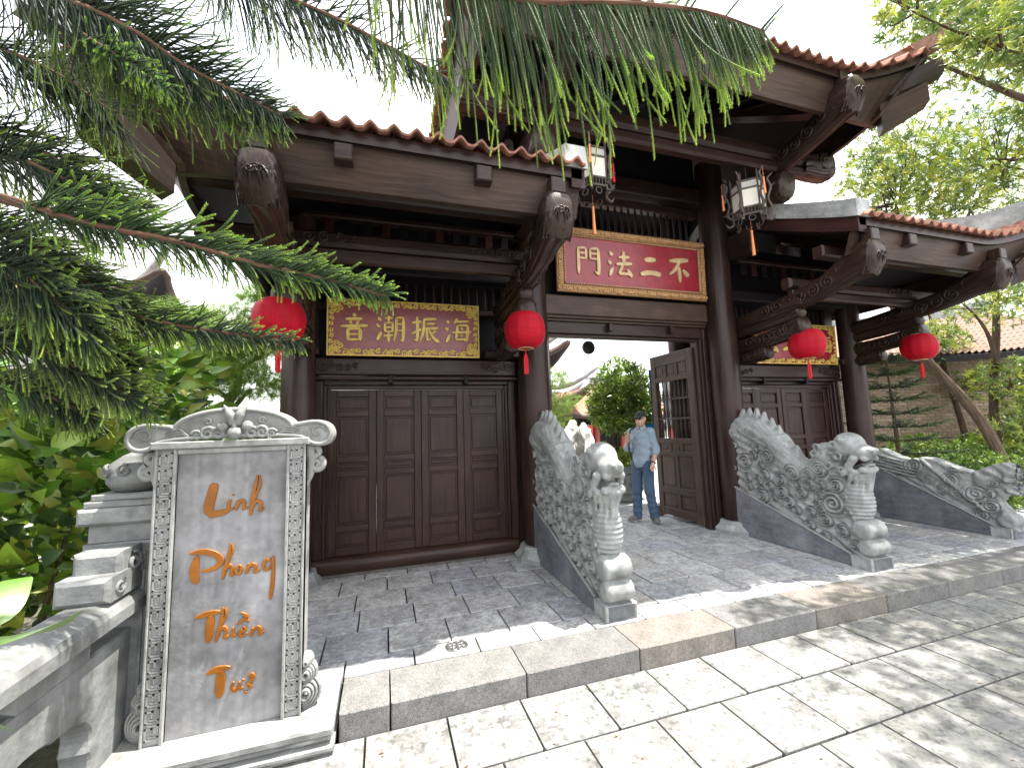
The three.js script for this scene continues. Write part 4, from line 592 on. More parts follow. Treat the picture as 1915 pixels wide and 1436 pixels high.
const LT={Linh:[[[-907,1297,33],[-920,1237,36],[-932,1165,36],[-931,1125,28]],[[-933,1122,23],[-896,1130,26],[-850,1138,21],[-825,1156,10]],[[-829,1203,13],[-836,1171,16],[-832,1148,13],[-809,1157,8]],[[-817,1232,10],[-814,1222,10]],[[-787,1197,13],[-794,1168,16],[-798,1139,13]],[[-796,1159,10],[-774,1193,16],[-758,1183,16],[-762,1145,13],[-738,1154,8]],[[-695,1330,8],[-707,1265,16],[-720,1177,19],[-726,1106,13]],[[-687,1327,8],[-680,1284,11],[-700,1220,11],[-720,1159,11]],[[-719,1147,11],[-696,1183,16],[-675,1173,16],[-679,1128,13],[-658,1144,8]]],
Phong:[[[-977,914,20],[-985,859,30],[-985,804,32],[-971,766,20]],[[-1012,929,15],[-943,930,23],[-882,903,25],[-863,867,23],[-895,837,20],[-954,827,15]],[[-818,961,10],[-828,882,18],[-844,813,18],[-852,772,13]],[[-813,958,8],[-807,922,10],[-823,873,10]],[[-841,819,10],[-819,844,15],[-808,826,15],[-812,789,13],[-795,798,10]],[[-773,838,16],[-788,817,16],[-779,793,13],[-761,805,13],[-765,832,13],[-778,839,10]],[[-726,844,13],[-731,816,16],[-738,788,13]],[[-733,807,10],[-710,836,16],[-692,825,16],[-696,791,13],[-670,805,8]],[[-615,842,14],[-637,856,13],[-652,832,16],[-646,799,13],[-625,805,13],[-609,832,11]],[[-607,870,16],[-603,811,16],[-606,710,19],[-615,634,16]]],
Thien:[[[-974,588,15],[-918,601,22],[-856,605,18]],[[-898,593,25],[-903,530,32],[-906,479,25],[-908,452,12]],[[-842,625,10],[-849,549,18],[-864,483,17],[-873,449,12]],[[-834,621,8],[-828,587,10],[-846,535,10]],[[-860,493,10],[-839,522,15],[-825,504,15],[-832,466,13],[-809,474,10]],[[-788,514,13],[-795,488,15],[-791,468,13],[-774,476,10]],[[-776,537,10],[-773,528,10]],[[-747,502,13],[-759,482,15],[-751,461,13],[-720,475,10]],[[-754,481,10],[-731,496,13],[-742,512,10]],[[-763,527,10],[-738,551,13],[-712,530,10]],[[-755,587,10],[-733,569,16],[-718,556,8]],[[-695,499,13],[-700,472,16],[-704,450,10]],[[-700,472,10],[-674,498,16],[-658,484,16],[-663,454,13],[-637,475,8]]],
Tu:[[[-907,296,17],[-858,308,25],[-796,310,18]],[[-843,300,27],[-843,236,35],[-846,183,27],[-848,162,12]],[[-779,234,13],[-788,203,15],[-777,185,15],[-758,202,13],[-751,228,13]],[[-751,228,13],[-752,190,13],[-732,194,10]],[[-731,229,10],[-739,239,10]],[[-713,242,13],[-693,255,15],[-685,237,16],[-702,218,13],[-720,211,13]],[[-720,211,13],[-697,195,15],[-706,181,13]],[[-729,169,13],[-714,169,15]]]};
// ---------------------------------------------------------------- the inscribed stele
{ const t = thing('stone_stele', 'pale carved upright stone slab with orange brush lettering at the near end of the railing', 'stele', null, [0, 0, 0]);
  const zf = -2.76, xl = -1.085, xr = -0.545, fr = 0.1;
  mesh('panel', uvBox(clean(chamfer(xr - xl + 0.02, 1.5, 0.1, 0.003)), 'y').translate((xl + xr) / 2, 0.75, zf - 0.05), M.panel, t);
  // frame with key fret
  for (const [a, b, sx] of [[xl - fr, xl, -1], [xr, xr + fr, 1]]) {
    mesh('frame_side', merge([box(a, b, 0, 1.5, zf - 0.16, zf + 0.015, 'y', 0.004), box(sx < 0 ? b - 0.016 : a, sx < 0 ? b : a + 0.016, 0, 1.5, zf - 0.05, zf + 0.028, 'y', 0.003), box(sx < 0 ? a : b - 0.012, sx < 0 ? a + 0.012 : b, 0, 1.5, zf - 0.05, zf + 0.026, 'y', 0.003)]), M.stele, t);
    const k = [], c = (a + b) / 2 + sx * 0.001, u = 0.0135, bar = (x0, y0, x1, y1) => k.push(box(Math.min(x0, x1) - 0.004, Math.max(x0, x1) + 0.004, Math.min(y0, y1) - 0.004, Math.max(y0, y1) + 0.004, zf + 0.012, zf + 0.0205, 'y', 0));
    for (let y = 0.03; y < 1.44; y += u * 6) { bar(c - u * 2, y, c + u, y); bar(c - u * 2, y, c - u * 2, y + u * 4); bar(c - u * 2, y + u * 4, c, y + u * 4); bar(c, y + u * 4, c, y + u * 2); bar(c + u * 2, y + u, c + u * 2, y + u * 5); bar(c + u * 2, y + u * 5, c - u, y + u * 5); bar(c + u * 2, y + u, c - u * 0.6, y + u); }
    mesh('key_fret', merge(k), M.stele, t);
  }
  mesh('top_rail', merge([box(xl - fr - 0.02, xr + fr + 0.02, 1.495, 1.535, zf - 0.17, zf + 0.04, 'x', 0.006), box(xl, xr, 1.465, 1.494, zf - 0.02, zf + 0.02, 'x', 0.004)]), M.stele, t);
  // crest: arch with two rounded shoulders
  const cx = (xl + xr) / 2, s = new THREE.Shape(), pts = [];
  pts.push([0.36, 1.535], [0.43, 1.49], [0.49, 1.5], [0.515, 1.55], [0.495, 1.605], [0.44, 1.63], [0.37, 1.625], [0.31, 1.612]);
  for (let i = 0; i <= 12; i++) { const a = i / 12; pts.push([0.3 * Math.cos(a * 1.5708), 1.6 + 0.115 * Math.sin(a * 1.5708)]); }
  const full = pts.concat(pts.slice(0, -1).reverse().map((p) => [-p[0], p[1]])), sm = new THREE.CatmullRomCurve3(full.map((p) => V(p[0], p[1], 0)), true, 'centripetal').getPoints(160);
  sm.forEach((p, i) => (i ? s.lineTo(p.x, p.y) : s.moveTo(p.x, p.y)));
  mesh('crest', uvBox(clean(T(new THREE.ExtrudeGeometry(s, { depth: 0.13, bevelEnabled: true, bevelThickness: 0.008, bevelSize: 0.008, bevelSegments: 2 }), cx, 0, zf - 0.13)), 'x'), M.stele, t);
  mesh('crest_rim', tube(sm.map((p) => V(cx + p.x * 0.975, 1.57 + (p.y - 1.57) * 0.95, zf + 0.01)).filter((p, i) => i % 3 === 0), 0.013, 200, 6, true), M.stele, t);
  const o = [], sp = (x, y, R, r, tu, d, st) => { for (const q of [-1, 1]) o.push(tube(spiral(q * x, y, R, tu, q * d, q > 0 ? st : Math.PI - st, 24).map((p) => V(cx + p[0], p[1], zf + 0.014)), r, 30, 6)); };
  const ball = (x, y, r, z = 0) => { for (const q of x ? [-1, 1] : [1]) o.push(T(new THREE.SphereGeometry(r, 18, 12), cx + q * x, y, zf + 0.012 + z)); };
  ball(0, 1.575, 0.036, 0.012); ball(0.062, 1.612, 0.031); sp(0.085, 1.573, 0.034, 0.011, 1.4, 1, 0.5); sp(0.135, 1.575, 0.036, 0.011, 1.5, -1, 2.4); sp(0.185, 1.566, 0.028, 0.009, 1.4, 1, 0.3); sp(0.135, 1.643, 0.02, 0.008, 1.4, 1, 0); 
  for (const q of [-1, 1]) { o.push(limb([V(cx + q * 0.012, 1.62, zf + 0.02), V(cx + q * 0.026, 1.68, zf + 0.03), V(cx + q * 0.06, 1.735, zf + 0.018)], [0.018, 0.026, 0.003], 12, 8)); for (let k = 0; k < 3; k++) o.push(tube([[cx + q * (0.2 + 0.02 * k), 1.55 + 0.012 * k, zf + 0.012], [cx + q * 0.26, 1.575 + 0.012 * k, zf + 0.014], [cx + q * 0.33, 1.56 + 0.014 * k, zf + 0.012]], 0.006, 14, 5)); }
  o.push(limb([V(cx, 1.58, zf + 0.03), V(cx, 1.64, zf + 0.028), V(cx, 1.69, zf + 0.016)], [0.016, 0.012, 0.004], 10, 8));
  for (const q of [-1, 1]) o.push(tube(spiral(q * 0.43, 1.565, 0.045, 1.0, q, q > 0 ? 0 : Math.PI, 20).map((p) => V(cx + p[0], p[1], zf + 0.01)), 0.006, 24, 5));
  mesh('crest_carving', merge(o), M.stele, t); o.length = 0;
  // scrolls hanging from the shoulders, and cloud feet
  for (const q of [-1, 1]) { const X = (v) => cx + q * v; const sc = (x, y, R, d, st, r) => o.push(tube(spiral(X(x), y, R, 1.5, q * d, q > 0 ? st : Math.PI - st, 24).map((p) => V(p[0], p[1], zf - 0.05)), r, 30, 7)); sc(0.405, 1.45, 0.05, 1, 1.6, 0.018); sc(0.42, 1.37, 0.042, -1, 1.2, 0.02); o.push(limb([V(X(0.37), 1.5, zf - 0.05), V(X(0.39), 1.4, zf - 0.05), V(X(0.385), 1.31, zf - 0.05), V(X(0.365), 1.24, zf - 0.05)], [0.035, 0.03, 0.022, 0.006], 14, 8)); }
  mesh('shoulder_scroll', merge(o), M.stele, t); o.length = 0;
  for (const q of [-1, 1]) for (const [y, R] of [[0.085, 0.085], [0.185, 0.06], [0.25, 0.035]]) for (let k = 0; k < 4; k++) o.push(T(new THREE.TorusGeometry(R * (1 - k * 0.23), 0.0125, 7, 22), cx + q * 0.385, y, zf - 0.06 + 0.012 * k, 0, 0, 0, [0.85, 1, 2.2]));
  mesh('cloud_foot', merge(o), M.stele, t);
  // lettering
  for (const [word, w] of Object.entries(LT)) mesh('lettering', merge(w.map((st, i) => T(brush(st.map((p) => [p[0] / 1000, p[1] / 1000, p[2] / 1000 * (p[2] > 20 ? 1.35 : 1.15)]), 0.007, 0.003), 0, 0, zf - 0.001 + i * 0.0005))), M.paint, t).userData.label = 'orange brush-written word';
  // stepped base
  mesh('base', merge([box(-1.42, -0.26, -0.045, 0.0, -3.1, -2.575, 'x', 0.01), box(-1.4, -0.275, -0.085, -0.046, -3.08, -2.6, 'x', 0.012), box(-1.43, -0.255, -0.12, -0.086, -3.1, -2.57, 'x', 0.012), box(-1.4, -0.27, -0.4, -0.121, -3.08, -2.6, 'x', 0.006)]), M.stele, t);
  const b = []; for (let k = 0; k < 6; k++) { b.push(tube(spiral(-0.42 - k * 0.17, -0.215, 0.06, 1.6, k % 2 ? 1 : -1, k).map((p) => V(p[0], p[1], -2.597)), 0.009, 30, 5)); } mesh('base_carving', merge(b), M.stele, t);
}
// ---------------------------------------------------------------- stone railing
{ const t = thing('stone_railing', 'carved grey stone railing with a bud topped post running towards the viewer', 'railing'), px = -1.38, pz = -3.02;
  mesh('post', merge([box(px - 0.16, px + 0.16, -0.4, 1.0, pz - 0.16, pz + 0.16, 'y', 0.012), box(px - 0.145, px + 0.145, 1.0, 1.1, pz - 0.145, pz + 0.145, 'y', 0.006), box(px - 0.185, px + 0.185, 1.1, 1.19, pz - 0.185, pz + 0.185, 'y', 0.015), box(px - 0.165, px + 0.165, 1.19, 1.225, pz - 0.165, pz + 0.165, 'x', 0.006), box(px - 0.145, px + 0.145, 1.225, 1.26, pz - 0.145, pz + 0.145, 'x', 0.006)]), M.rail, t);
  mesh('post_border', merge([[-0.13, 0.13, 0.1, 0.115], [-0.13, 0.13, 0.93, 0.945], [-0.13, -0.115, 0.115, 0.93], [0.115, 0.13, 0.115, 0.93]].flatMap(([a, b, c, d]) => [box(px + a, px + b, c, d, pz + 0.158, pz + 0.17, 'y', 0.002), box(px + 0.158, px + 0.17, c, d, pz + a, pz + b, 'y', 0.002)])), M.rail, t);
  const bud = (() => { const g = lathe([[0, 1.26], [0.105, 1.265], [0.14, 1.31], [0.145, 1.36], [0.12, 1.42], [0.07, 1.465], [0.02, 1.49], [0, 1.5]], 48), p = g.attributes.position; for (let i = 0; i < p.count; i++) { const x = p.getX(i), y = p.getY(i), z = p.getZ(i), a = Math.atan2(z, x), k = 1 + 0.06 * Math.cos(8 * a + 6 * (y - 1.26) * 4) * sstep(1.33, 1.42, y); p.setXYZ(i, x * k, y, z * k); } g.computeVertexNormals(); return uvBox(clean(g.translate(px, 0, pz)), 'y'); })();
  mesh('finial', bud, M.rail, t);
  const cv = []; for (let k = 0; k < 8; k++) { const a = k * 0.785; cv.push(tube(spiral(0, 0, 0.035, 1.3, k % 2 ? 1 : -1, k, 16).map((p) => V(px + (0.13 + 0.02) * Math.cos(a) - p[0] * Math.sin(a), 1.385 + p[1], pz + 0.15 * Math.sin(a) + p[0] * Math.cos(a))), 0.009, 20, 5)); } mesh('finial_carving', merge(cv), M.rail, t);
  // handrail, lower panel with scalloped openings, stepped end block
  const rz = pz + 0.16, L = 4.2, x0 = -1.5, x1 = -1.24;
  const hs = new THREE.Shape(); [[-0.13, 0], [0.13, 0], [0.13, 0.055], [0.115, 0.085], [0.06, 0.115], [-0.06, 0.115], [-0.115, 0.085], [-0.13, 0.055]].forEach((p, i) => (i ? hs.lineTo(...p) : hs.moveTo(...p)));
  mesh('handrail', uvBox(clean(T(new THREE.ExtrudeGeometry(hs, { depth: L, bevelEnabled: false }), (x0 + x1) / 2, 0.66, rz)), 'z'), M.rail, t);
  const ps = new THREE.Shape(); ps.moveTo(0, -0.4); ps.lineTo(L, -0.4); ps.lineTo(L, 0.56); ps.lineTo(0, 0.56); ps.closePath();
  for (const c of [0.62, 1.75, 2.88]) { const hPath = new THREE.Path(), P = []; for (let i = 0; i <= 60; i++) { const a = (i / 60) * 6.28318, r = 1 + 0.14 * Math.abs(Math.cos(2.5 * a)) ; P.push([c + 0.36 * r * Math.cos(a) * 0.9, 0.13 + 0.2 * r * Math.sin(a)]); } P.reverse().forEach((p, i) => (i ? hPath.lineTo(...p) : hPath.moveTo(...p))); ps.holes.push(hPath); }
  const pg = new THREE.ExtrudeGeometry(ps, { depth: 0.1, bevelEnabled: true, bevelThickness: 0.01, bevelSize: 0.01, bevelOffset: -0.01, bevelSegments: 1, curveSegments: 4 }); pg.rotateY(-Math.PI / 2).translate((x0 + x1) / 2 + 0.06, 0, rz);
  mesh('railing_panel', uvBox(clean(pg), 'z'), M.rail, t);
  for (const z of [0.55, 1.7, 2.85]) mesh('cloud_bracket', T(chamfer(0.16, 0.1, 0.46, 0.03), (x0 + x1) / 2, 0.61, rz + z), M.rail, t);
  const c2 = []; for (let k = 0; k < 24; k++) { const z = rz + 0.1 + k * 0.165; c2.push(tube(spiral(0, 0, 0.05, 1.5, k % 2 ? 1 : -1, k, 18).map((p) => V(x1 - 0.068, 0.45 + p[1] * 0.9, z + p[0])), 0.008, 22, 5)); if (k % 7 > 4) for (const dy of [-0.15, -0.3]) c2.push(tube(spiral(0, 0, 0.055, 1.5, k % 2 ? -1 : 1, k, 18).map((p) => V(x1 - 0.068, 0.42 + dy + p[1] * 0.9, z + p[0])), 0.008, 22, 5)); } mesh('panel_carving', merge(c2), M.rail, t);
  const e = []; for (const [d, y, h, w] of [[0.1, 0.775, 0.22, 0.2], [0.2, 0.775, 0.12, 0.22]]) e.push(box((x0 + x1) / 2 - w / 2, (x0 + x1) / 2 + w / 2, y, y + h, rz - 0.01, rz + d + 0.1, 'z', 0.02)); mesh('rail_end_block', merge(e), M.rail, t);
  const ec = []; for (const [y, z, R] of [[0.92, 0.13, 0.06], [0.83, 0.25, 0.045], [0.87, 0.04, 0.04]]) ec.push(tube(spiral(0, 0, R, 1.6, 1, z * 9, 22).map((p) => V((x0 + x1) / 2 + 0.108, y + p[1] * 0.8, rz + z - 0.04 + p[0])), 0.011, 30, 5)); mesh('end_block_carving', merge(ec), M.rail, t);
}
// ---------------------------------------------------------------- the visitor in the doorway
{ const t = thing('person', 'person in dark cap, sunglasses, pale blue shirt and jeans standing in the doorway', 'person', null, [3.98, 0, -5.86]);
  t.rotation.y = -1.1;                                             // local +z is where the chest points
  const skin = std({ color: C(0.5, 0.3, 0.22), roughness: 0.6 }), shirt = std({ color: C(0.36, 0.45, 0.54), map: TX.cloth, roughness: 0.9 }), jean = std({ color: C(0.075, 0.13, 0.21), map: TX.cloth, roughness: 0.9 }), hair = std({ color: C(0.02, 0.018, 0.016), roughness: 0.7 }), capM = std({ color: C(0.035, 0.04, 0.035), map: TX.cloth, roughness: 0.9 }), shoe = std({ color: C(0.12, 0.12, 0.12), roughness: 0.7 }), sole = std({ color: C(0.5, 0.5, 0.48), roughness: 0.7 });
  const J = { hipL: [0.095, 0.93, 0], hipR: [-0.095, 0.93, 0], kneeL: [0.12, 0.5, 0.05], kneeR: [-0.1, 0.5, 0.03], ankL: [0.14, 0.09, -0.03], ankR: [-0.13, 0.09, 0.02], shL: [0.165, 1.41, -0.01], shR: [-0.165, 1.41, -0.01], elL: [0.225, 1.14, -0.05], elR: [-0.205, 1.15, 0.07], wrL: [0.24, 0.92, 0.11], wrR: [-0.13, 1.33, 0.19] };
  const many = (list, k) => (x, y, z) => { let d = 1e9; for (const f of list) d = smin(d, f(x, y, z), k); return d; };
  const cap = (a, b, ra, rb) => (x, y, z) => capsule(x, y, z, a, b, ra, rb), el = (c, r) => (x, y, z) => ellip(x, y, z, c, r);
  // body (skin): head, neck, forearms and hands
  const H = [0.03, 1.62, 0.03], body = many([el([H[0], H[1] + 0.015, H[2] - 0.012], [0.077, 0.105, 0.094]), el([H[0], H[1] - 0.055, H[2] + 0.022], [0.056, 0.062, 0.066]), cap([0, 1.42, -0.01], [0.015, 1.57, 0.0], 0.058, 0.055), el([H[0], H[1] - 0.005, H[2] + 0.092], [0.014, 0.024, 0.02]), el([H[0], H[1] - 0.052, H[2] + 0.08], [0.026, 0.01, 0.012]), el([H[0] + 0.076, H[1], H[2] - 0.012], [0.012, 0.03, 0.02]), el([H[0] - 0.076, H[1], H[2] - 0.012], [0.012, 0.03, 0.02]), cap([0, 1.3, 0], [0, 0.95, 0], 0.1, 0.1), cap(J.elL, J.wrL, 0.042, 0.028), cap(J.elR, J.wrR, 0.042, 0.028), cap(J.shL, J.elL, 0.045, 0.042), cap(J.shR, J.elR, 0.045, 0.042), cap(J.hipL, J.kneeL, 0.07, 0.05), cap(J.kneeL, J.ankL, 0.05, 0.038), cap(J.hipR, J.kneeR, 0.07, 0.05), cap(J.kneeR, J.ankR, 0.05, 0.038), cap([0, 1.38, 0], J.shL, 0.07, 0.05), cap([0, 1.38, 0], J.shR, 0.07, 0.05)], 0.025);
  const hand = (w, dir, up, curl) => { const q = new THREE.Vector3(...dir).normalize(), s = new THREE.Vector3(...up).cross(q).normalize(), n = q.clone().cross(s), P = (a, b, c) => V(...w).addScaledVector(q, a).addScaledVector(s, b).addScaledVector(n, c).toArray(), L = [cap(P(0, 0, 0), P(0.045, 0, 0), 0.027, 0.03)]; [-0.03, -0.01, 0.01, 0.028].forEach((b, i) => { const l = [0.066, 0.078, 0.074, 0.058][i]; L.push(cap(P(0.055, b, 0), P(0.055 + l * 0.5, b * 1.1, curl * 0.02), 0.0095, 0.009), cap(P(0.055 + l * 0.5, b * 1.1, curl * 0.02), P(0.055 + l * (1 - 0.35 * curl), b * 1.1, curl * 0.062), 0.009, 0.0075)); }); L.push(cap(P(0.015, 0.03, 0.005), P(0.05, 0.06, 0.022), 0.012, 0.01), cap(P(0.05, 0.06, 0.022), P(0.08, 0.055, 0.038), 0.01, 0.008)); return many(L, 0.008); };
  const handL = hand(J.wrL, [-0.05, -0.8, 0.55], [1, 0, 0.2], 0.35), handR = hand(J.wrR, [0.35, 0.5, 0.15], [0, 0.3, 1], 0.95);
  mesh('body', merge([nets(body, [-0.42, 0.02, -0.25], [0.42, 1.8, 0.32], 0.012), nets(handL, [0.12, 0.72, 0.03], [0.38, 0.98, 0.32], 0.004), nets(handR, [-0.25, 1.22, 0.08], [0.02, 1.48, 0.34], 0.004)]), skin, t);
  const fold = (x, y, z) => 0.005 * Math.sin(y * 46 + x * 18) * Math.sin(x * 30 + z * 24);
  const sh = many([el([0, 1.28, 0.0], [0.165, 0.19, 0.118]), el([0, 1.06, 0.005], [0.15, 0.24, 0.12]), el([0, 0.92, 0.005], [0.145, 0.12, 0.118]), cap([0, 1.4, -0.01], J.shL, 0.075, 0.062), cap([0, 1.4, -0.01], J.shR, 0.075, 0.062), cap(J.shL, J.elL, 0.064, 0.054), cap(J.shR, J.elR, 0.064, 0.054), cap(J.elL, [0.228, 1.07, -0.005], 0.054, 0.051), cap(J.elR, [-0.19, 1.195, 0.1], 0.054, 0.05), cap([0, 1.44, -0.02], [0.012, 1.5, -0.01], 0.085, 0.07)], 0.05);
  mesh('shirt', nets((x, y, z) => Math.max(sh(x, y, z) + fold(x, y, z), 0.855 - y + 0.03 * Math.sin(x * 9), Math.min(1, ellip(x, y, z, [0.02, 1.54, 0.05], [0.06, 0.1, 0.07]) * -1)), [-0.36, 0.82, -0.24], [0.38, 1.54, 0.28], 0.0105), shirt, t);
  mesh('collar', merge([-1, 1].map((s) => T(chamfer(0.07, 0.035, 0.012, 0.004), 0.02 + s * 0.045, 1.465, 0.07, -0.5, s * 0.5, s * -0.6))), shirt, t);
  mesh('placket', merge([T(chamfer(0.03, 0.52, 0.006, 0.002), 0.012, 1.15, 0.132), ...[0, 1, 2, 3, 4].map((k) => T(new THREE.CylinderGeometry(0.006, 0.006, 0.004, 8).rotateX(Math.PI / 2), 0.012, 0.98 + k * 0.09, 0.137))]), shirt, t);
  const jn = many([el([0, 0.92, 0], [0.155, 0.11, 0.115]), cap(J.hipL, J.kneeL, 0.096, 0.073), cap(J.kneeL, [0.138, 0.1, -0.025], 0.074, 0.07), cap(J.hipR, J.kneeR, 0.096, 0.073), cap(J.kneeR, [-0.128, 0.1, 0.02], 0.074, 0.07)], 0.035);
  mesh('jeans', nets((x, y, z) => Math.max(jn(x, y, z) + 0.005 * Math.sin(y * 60 + z * 22) * sstep(0.75, 0.3, y), 0.055 - y, y - 0.97), [-0.24, 0.03, -0.17], [0.24, 1.0, 0.17], 0.0105), jean, t);
  for (const [a, yaw] of [[J.ankL, 0.75], [J.ankR, -0.25]]) { const s = grp('shoe', t); s.position.set(a[0], 0, a[2]); s.rotation.y = yaw; mesh('upper', nets((x, y, z) => Math.max(smin(ellip(x, y, z, [0, 0.045, 0.09], [0.048, 0.055, 0.115]), smin(ellip(x, y, z, [0, 0.06, -0.02], [0.043, 0.06, 0.06]), capsule(x, y, z, [0, 0.06, -0.01], [0, 0.11, -0.015], 0.042, 0.04), 0.03), 0.03), 0.018 - y), [-0.07, 0, -0.11], [0.07, 0.15, 0.23], 0.007), shoe, s); mesh('sole', nets((x, y, z) => Math.max(smin(Math.hypot(x, z - 0.09) * 1 - 0.05, Math.hypot(x, z + 0.03) - 0.042, 0.06) - (Math.abs(z - 0.04) < 0.2 ? 0.0 : 0), smin(capsule(x, 0, z, [0, 0, -0.04], [0, 0, 0.15], 0.044, 0.048), 1, 0.01), Math.abs(y - 0.013) - 0.011), [-0.08, -0.01, -0.12], [0.08, 0.04, 0.23], 0.008), sole, s); }
  mesh('hair', nets((x, y, z) => Math.max(ellip(x, y, z, [H[0], H[1] + 0.012, H[2] - 0.025], [0.083, 0.108, 0.095]), z - H[2] - 0.02 - (y - H[1]) * 0.3, H[1] - 0.05 - y), [-0.08, 1.52, -0.12], [0.14, 1.76, 0.15], 0.006), hair, t);
  mesh('cap', nets((x, y, z) => { const X = x - H[0], Y = y - H[1], Z = z - H[2], c = Math.max(ellip(X, Y, Z, [0, 0.045, -0.008], [0.092, 0.088, 0.107]), 0.042 - Y), q = Math.hypot(X / 0.085, (Z - 0.1) / 0.1) - 1, br = Math.max(q * 0.085, Math.abs(Y - 0.048 + 0.22 * (Z - 0.06) * 0.7 - X * X * 0 + X * X * 3) - 0.005, -Z + 0.04); return smin(c, br, 0.008); }, [-0.09, 1.62, -0.12], [0.15, 1.78, 0.26], 0.005), capM, t);
  mesh('sunglasses', merge([-1, 1].map((s) => T(new THREE.SphereGeometry(0.026, 14, 8), H[0] + s * 0.034, H[1] + 0.012, H[2] + 0.082, 0, s * 0.25, 0, [1, 0.8, 0.3])).concat([T(new THREE.BoxGeometry(0.02, 0.005, 0.004), H[0], H[1] + 0.018, H[2] + 0.092), ...[-1, 1].map((s) => T(new THREE.BoxGeometry(0.004, 0.006, 0.1), H[0] + s * 0.075, H[1] + 0.016, H[2] + 0.03))])), phys({ color: C(0.03, 0.02, 0.02), roughness: 0.15 }), t);
  mesh('bag_strap', tube([[-0.1, 1.505, -0.02], [-0.12, 1.45, 0.1], [-0.125, 1.33, 0.148], [-0.14, 1.12, 0.13], [-0.17, 0.98, 0.02]], 0.013, 24, 6), M.dark, t);
  mesh('wrist_band', T(new THREE.TorusGeometry(0.034, 0.008, 6, 18), J.wrL[0], J.wrL[1] + 0.02, J.wrL[2] - 0.012, 0.95, 0, 0), M.dark, t);
}
// ---------------------------------------------------------------- halls beyond the gate
function hall(name, label, cx, cz, a, b, eave, rise, up, o = {}) {
  const t = thing(name, label, 'building', null, [cx, 0, cz]);
  const H = (x, z, dy = 0) => { const d = Math.max(0, Math.min(a - Math.abs(x), b - Math.abs(z))), p = clamp(1 - (a - Math.abs(x)) / (a * 0.55)), q = clamp(1 - (b - Math.abs(z)) / (b * 0.55)), u = p * p * q * q; return V(x * (1 + 0.05 * u), eave + rise * (d / Math.min(a, b)) * (0.75 + 0.25 * d / Math.min(a, b)) + up * u + dy, z * (1 + 0.05 * u)); };
  const sheet = (dy, rip) => { const n = 72, pos = [], uv = [], idx = []; for (let j = 0; j <= n; j++) for (let i = 0; i <= n; i++) { const x = lerp(-a, a, i / n), z = lerp(-b, b, j / n), fx = a - Math.abs(x) < b - Math.abs(z), p = H(x, z, dy + (rip ? 0.03 * Math.abs(Math.sin((fx ? z : x) * 14)) : 0)); pos.push(p.x, p.y, p.z); uv.push(x, z); } for (let j = 0; j < n; j++) for (let i = 0; i < n; i++) { const k = j * (n + 1) + i, l = k + n + 1; idx.push(k, l, k + 1, l, l + 1, k + 1); } const g = new THREE.BufferGeometry(); g.setAttribute('position', new THREE.Float32BufferAttribute(pos, 3)); g.setAttribute('uv', new THREE.Float32BufferAttribute(uv, 2)); g.setIndex(idx); g.computeVertexNormals(); return g; };
  const R = grp('roof', t); mesh('roof_tiles', sheet(0, true), M.terra, R); mesh('soffit', sheet(-0.16), M.woodDark, R);
  const edge = []; for (let k = 0; k <= 96; k++) { const s = (k / 96) * 4, i = Math.floor(s) % 4, f = s - Math.floor(s), c = [[-a, -b], [a, -b], [a, b], [-a, b]], p = c[i], q = c[(i + 1) % 4]; edge.push(H(lerp(p[0], q[0], f), lerp(p[1], q[1], f), -0.08)); } mesh('eave_board', tube(edge.slice(0, -1), 0.1, 192, 5, true), M.woodBoard, R);
  for (const [sx, sz] of [[1, 1], [1, -1], [-1, 1], [-1, -1]]) { const m = Math.min(a, b), pts = []; for (let k = 0; k <= 8; k++) { const f = k / 8; pts.push(H(sx * (a - m * f), sz * (b - m * f), 0.1 + 0.35 * Math.pow(1 - f, 4))); } pts.unshift(pts[0].clone().add(V(sx * 0.25, 0.22, sz * 0.25))); mesh('hip_ridge', limb(pts, [0.06, 0.12, 0.13, 0.14, 0.14], 24, 6), M.ridge, R); }
  if (a > b) mesh('ridge', box(-(a - b) - 0.1, a - b + 0.1, eave + rise - 0.05, eave + rise + 0.3, -0.12, 0.12), M.ridge, R);
  const wall = mesh('wall', box(-a + 1, a - 1, 0, eave, -b + 1, b - 1, 'y', 0), o.wall ?? M.woodDark, t);
  for (let x = -a + 0.8; x <= a - 0.7; x += (2 * a - 1.6) / 4) mesh('column', cyl(0.13, 0.13, eave, 14, x, 0, b - 0.75), o.col ?? M.wood, t);
  return t;
}
hall('temple_hall', 'red tiled hall roof with an upswept corner at the upper left of the middle doorway', 2.3, -16.6, 3.6, 3.6, 3.75, 2.2, 0.75);
hall('temple_hall', 'lower tiled hall with pale curved ridge seen between doorway column and round potted tree', 4.0, -19.2, 3.9, 3.9, 2.5, 2.2, 0.75);
hall('pavilion', 'small red roofed pavilion with dark columns behind the round potted tree', 10.2, -18.6, 3.4, 3, 1.95, 1.7, 0.25, { col: std({ color: C(0.3, 0.06, 0.05), roughness: 0.7 }) });
hall('temple_hall', 'distant tiled roof corner seen through the pine branches on the left', -9.6, -16.4, 3.9, 3.6, 5.2, 2, 0.8, { wall: M.white });
